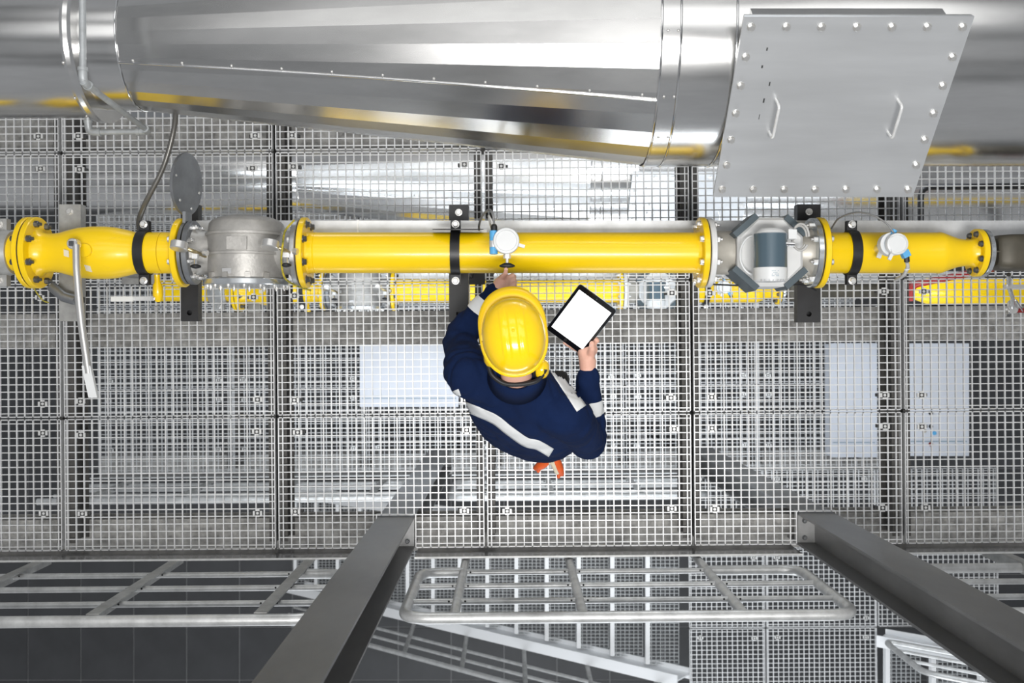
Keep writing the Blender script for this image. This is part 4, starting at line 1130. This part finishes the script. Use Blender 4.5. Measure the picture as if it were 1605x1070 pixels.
def band(a, c, t0, t1, name='sleeve_band'):
    b = MB(); P = [mid(a, c, t0 + (t1 - t0) * k / 6) for k in range(7)]; ax = (c - a).normalized()
    u = ax.cross(Vector((0, 0, 1))).normalized(); w_ = ax.cross(u); rows = []
    for p in P:
        row = []
        for k in range(40):
            an = 2 * PI * k / 40; d_ = u * math.cos(an) + w_ * math.sin(an)
            hit = bvh.ray_cast(p + d_ * .16, -d_)
            row.append((hit[0] if hit[0] and (hit[0] - p).length < .11 else p + d_ * .056) + d_ * .0025)
        rows.append(row)
    b.ring_loft(rows, True, False); o = part(name, b, M['reflect'], jacket, 'pale reflective sleeve band')
band(LE, LW, .50, .74); band(RE, RW, .40, .60)
# trousers and boots
tr = MB(); tr.share = True
tr.ring_loft([ell((.092, -.295, z), yx(-.28) * rx, yy_(-.28) * ry) for z, rx, ry in ((1.0, .17, .125), (.92, .178, .13), (.84, .172, .125), (.80, .15, .11))])
for hip, knee, ank in (((.010, -.268, .86), (.0, -.235, .49), (-.03, -.285, .12)), ((.172, -.318, .86), (.20, -.285, .49), (.215, -.345, .12))):
    limb(tr, [Vector(hip), mid(Vector(hip), Vector(knee), .5), Vector(knee), mid(Vector(knee), Vector(ank), .5), Vector(ank)], [.100, .092, .076, .070, .068])
trm = remesh('trousers', tr, .010, 4, M['navy2'], lambda co: .004 * noise.noise(Vector((co.x * 9, co.y * 9, co.z * 14))))
o = link('trousers', trm, person); o.location = -PB
for ank, d_ in (((-.03, -.285, .10), Vector((-.02, 1, 0))), ((.215, -.345, .10), Vector((.15, 1, 0)))):
    d_.normalize(); A = Vector((ank[0], ank[1], 0)); s_ = Vector((d_.y, -d_.x, 0)); b = MB(); rr = []
    for k, (f, w_, h_) in enumerate(((-.085, .020, .05), (-.08, .036, .085), (-.04, .043, .12), (.03, .046, .115), (.09, .050, .085), (.15, .048, .065), (.185, .036, .050), (.197, .015, .03))):
        rr.append([A + d_ * f + s_ * w_ * math.copysign(abs(math.cos(a)) ** .6, math.cos(a)) + Vector((0, 0, h_ / 2 + h_ / 2 * math.copysign(abs(math.sin(a)) ** .6, math.sin(a)) + .001)) for a in [2 * PI * j / 20 for j in range(20)]])
    b.ring_loft(rr, True, True, True)
    bo = part('boot', b, M['boot'], person)
    b = MB(); b.ring_loft([[A + d_ * f + s_ * w_ * x + Vector((0, 0, z)) for x, z in ((-1, 0), (1, 0), (1, .018), (-1, .018))] for f, w_ in ((-.09, .03), (-.05, .047), (.1, .055), (.17, .05), (.2, .025))], True, True, False); part('sole', b, M['rubber'], bo)

# -- hard hat
hat = thing('hard_hat', 'glossy yellow hard hat with front brim on the worker\'s head', 'hard hat', HPt(0, 0, .02))
AHX, AHY, AHZ = .1075, .1300, .112
NR, NS = 60, 180
Hhy = math.radians(7); HHR = Matrix.Rotation(Hhy, 3, 'Z') @ Matrix.Rotation(math.radians(-11), 3, 'X'); HHC = Vector((.006, .016, 1.648))
def hat_pt(i, k):
    ph = (i / NR) * PI / 2; a = 2 * PI * k / NS
    x, y = math.sin(ph) * math.cos(a), math.sin(ph) * math.sin(a); z = math.cos(ph)
    sx, sy = AHX * (abs(x) ** .92) * (1 if x > 0 else -1), AHY * (abs(y) ** .95) * (1 if y > 0 else -1)
    zz = AHZ * z ** .82 if z > 0 else 0
    # raised crown ribs
    X, Y = sx, sy
    rib = 0
    def sst(t): t = max(0, min(1, t)); return t * t * (3 - 2 * t)
    for rx, hw_, hh in ((0, .011, .0030), (-.032, .0075, .0024), (.032, .0075, .0024)):
        rib += hh * sst((hw_ * 1.7 - abs(X - rx)) / (hw_ * .9))
    fade = sst((.095 - Y) / .05) * sst((Y + .115) / .05) * sst((z - .2) / .3)
    return HHC + HHR @ Vector((X, Y, zz + rib * fade))
b = MB(); rings = [[hat_pt(i, k) for k in range(NS)] for i in range(1, NR + 1)]
b.ring_loft(rings, True, False, True)
top = [hat_pt(1, k) for k in range(NS)]; b.add(top, [list(range(NS))], True)
shell = part('shell', b, M['helmet'], hat)
shell.modifiers.new('t', 'SOLIDIFY').thickness = .0025
b = MB(); rows = []
for k in range(NS + 1):
    a = 2 * PI * k / NS; ca, sa = math.cos(a), math.sin(a)
    f = max(0, sa); br = .008 + .040 * f ** 1.6
    base = Vector((AHX * math.copysign(abs(ca) ** .92, ca), AHY * math.copysign(abs(sa) ** .95, sa), 0))
    out = Vector((ca * (.9 if f > 0 else 1), sa, 0)).normalized()
    drop = -.004 - .010 * f
    p0_ = base * .985; p1_ = base + out * br + Vector((0, 0, drop))
    rows.append([HHC + HHR @ q for q in (p0_ + Vector((0, 0, .004)), (p0_ + p1_) / 2 + Vector((0, 0, .004)), p1_ + Vector((0, 0, .002)), p1_ + Vector((0, 0, -.004)), p0_ + Vector((0, 0, -.003)))])
b.ring_loft(rows, True, False, True); part('brim', b, M['helmet'], hat)
for s in (-1, 1):
    b = MB(); b.obox(HHC + HHR @ Vector((s * .1045, .005, .010)), HHR @ Vector((.005, 0, 0)), HHR @ Vector((0, .010, 0)), HHR @ Vector((0, 0, .012))); part('side_slot', b, M['helmet'], hat)
# ear defenders
em = thing('ear_defenders', 'yellow ear defender cup with black neckband below the hard hat', 'ear defenders', HPt(0, -.02, -.06))
cR = W(851, 578, 1.555); cL = W(768, 560, 1.555)
band_pts = arc([cL + Vector((-.005, -.03, -.01)), W(772, 588, 1.55), W(790, 600.5, 1.55), W(815, 602, 1.555), W(838, 598, 1.56), W(848, 590, 1.57), W(855, 578, 1.58)], 8)
b = MB(); b.tube(band_pts, .0085, 10); part('neckband', b, M['rubber'], em)
for c_, s in ((cR, 1), (cL, -1)):
    b = MB(); b.slathe([(-.018, .030), (-.012, .034), (.004, .034), (.014, .028), (.020, .016), (.021, .001)], c_, (s * .95, -.1, .25), 22); cup = part('ear_cup', b, M['helmet'], em)
    b = MB(); b.slathe([(-.030, .026), (-.028, .032), (-.018, .033)], c_, (s * .95, -.1, .25), 20); part('cushion', b, M['rubber'], cup)

# -- tablet
t = thing('tablet', 'black-framed tablet with blank white lit screen in the worker\'s hand', 'tablet', tc_)
def rrect(hw_, hh_, r_, k, n=6):
    out = []
    for cx, cy, a0 in ((hw_ - r_, hh_ - r_, 0), (-hw_ + r_, hh_ - r_, 90), (-hw_ + r_, -hh_ + r_, 180), (hw_ - r_, -hh_ + r_, 270)):
        for i in range(n + 1):
            a = math.radians(a0 + 90 * i / n); out.append(TP(cx + r_ * math.cos(a), cy + r_ * math.sin(a), k))
    return out
b = MB(); b.ring_loft([rrect(.080, .115, .010, -.0085), rrect(.0845, .1195, .012, -.004), rrect(.0855, .1205, .012, -.001)], True, True, True); part('back_shell', b, M['tab_back'], t)
b = MB(); b.ring_loft([rrect(.0845, .1195, .012, -.001), rrect(.0845, .1195, .012, .0003)], True, True, False); gl = part('bezel', b, M['tab_black'], t)
b = MB(); b.ring_loft([[TP(x, y, k) for x, y in ((-.0735, -.098), (.0735, -.098), (.0735, .098), (-.0735, .098))] for k in (.0003, .0008)], True, True, False); part('screen', b, M['screen'], t, 'blank white lit screen')
b = MB(); b.lathe([(0, .002), (.0003, .002)], TP(0, .109, .0003), tn, 12); part('camera_lens', b, M['slate'], t)
b = MB(); b.lathe([(0, .0065), (.0002, .0065)], TP(0, -.109, .0003), tn, 20); part('home_button', b, M['rubber'], t)

# -- gloves hanging from the back pocket
for i, (pts_, lab) in enumerate((([W(862, 712, .98), W(856, 722, .97), W(847, 729, .95), W(840, 733, .92)], 'left orange and cream glove hanging at the worker\'s back'),
                                 ([W(866, 712, .98), W(871, 722, .97), W(876, 733, .95), W(880, 742, .91)], 'right orange and cream glove hanging at the worker\'s back'))):
    g_ = thing('work_glove', lab, 'glove', pts_[-1])
    b = MB(); P = arc(pts_, 6); b2 = MB()
    blob(b, P, [.010 + .010 * math.sin(PI * min(1, k / (len(P) - 1) * .85 + .1)) for k in range(len(P))], 12); part('palm', b, M['orange'], g_)
    sd = Vector((.018, .004, .009)) if i == 0 else Vector((-.013, -.004, .010))
    blob(b2, [p + sd for p in P[2:-3]], [.011] * len(P[2:-3]), 10); part('lining', b2, M['cream'], g_)
    b3 = MB(); blob(b3, [P[-4] + sd * .4, P[-1] + Vector((.010 if i == 0 else -.012, -.012, .004))], [.010, .008], 10); part('finger', b3, M['orange'], g_)
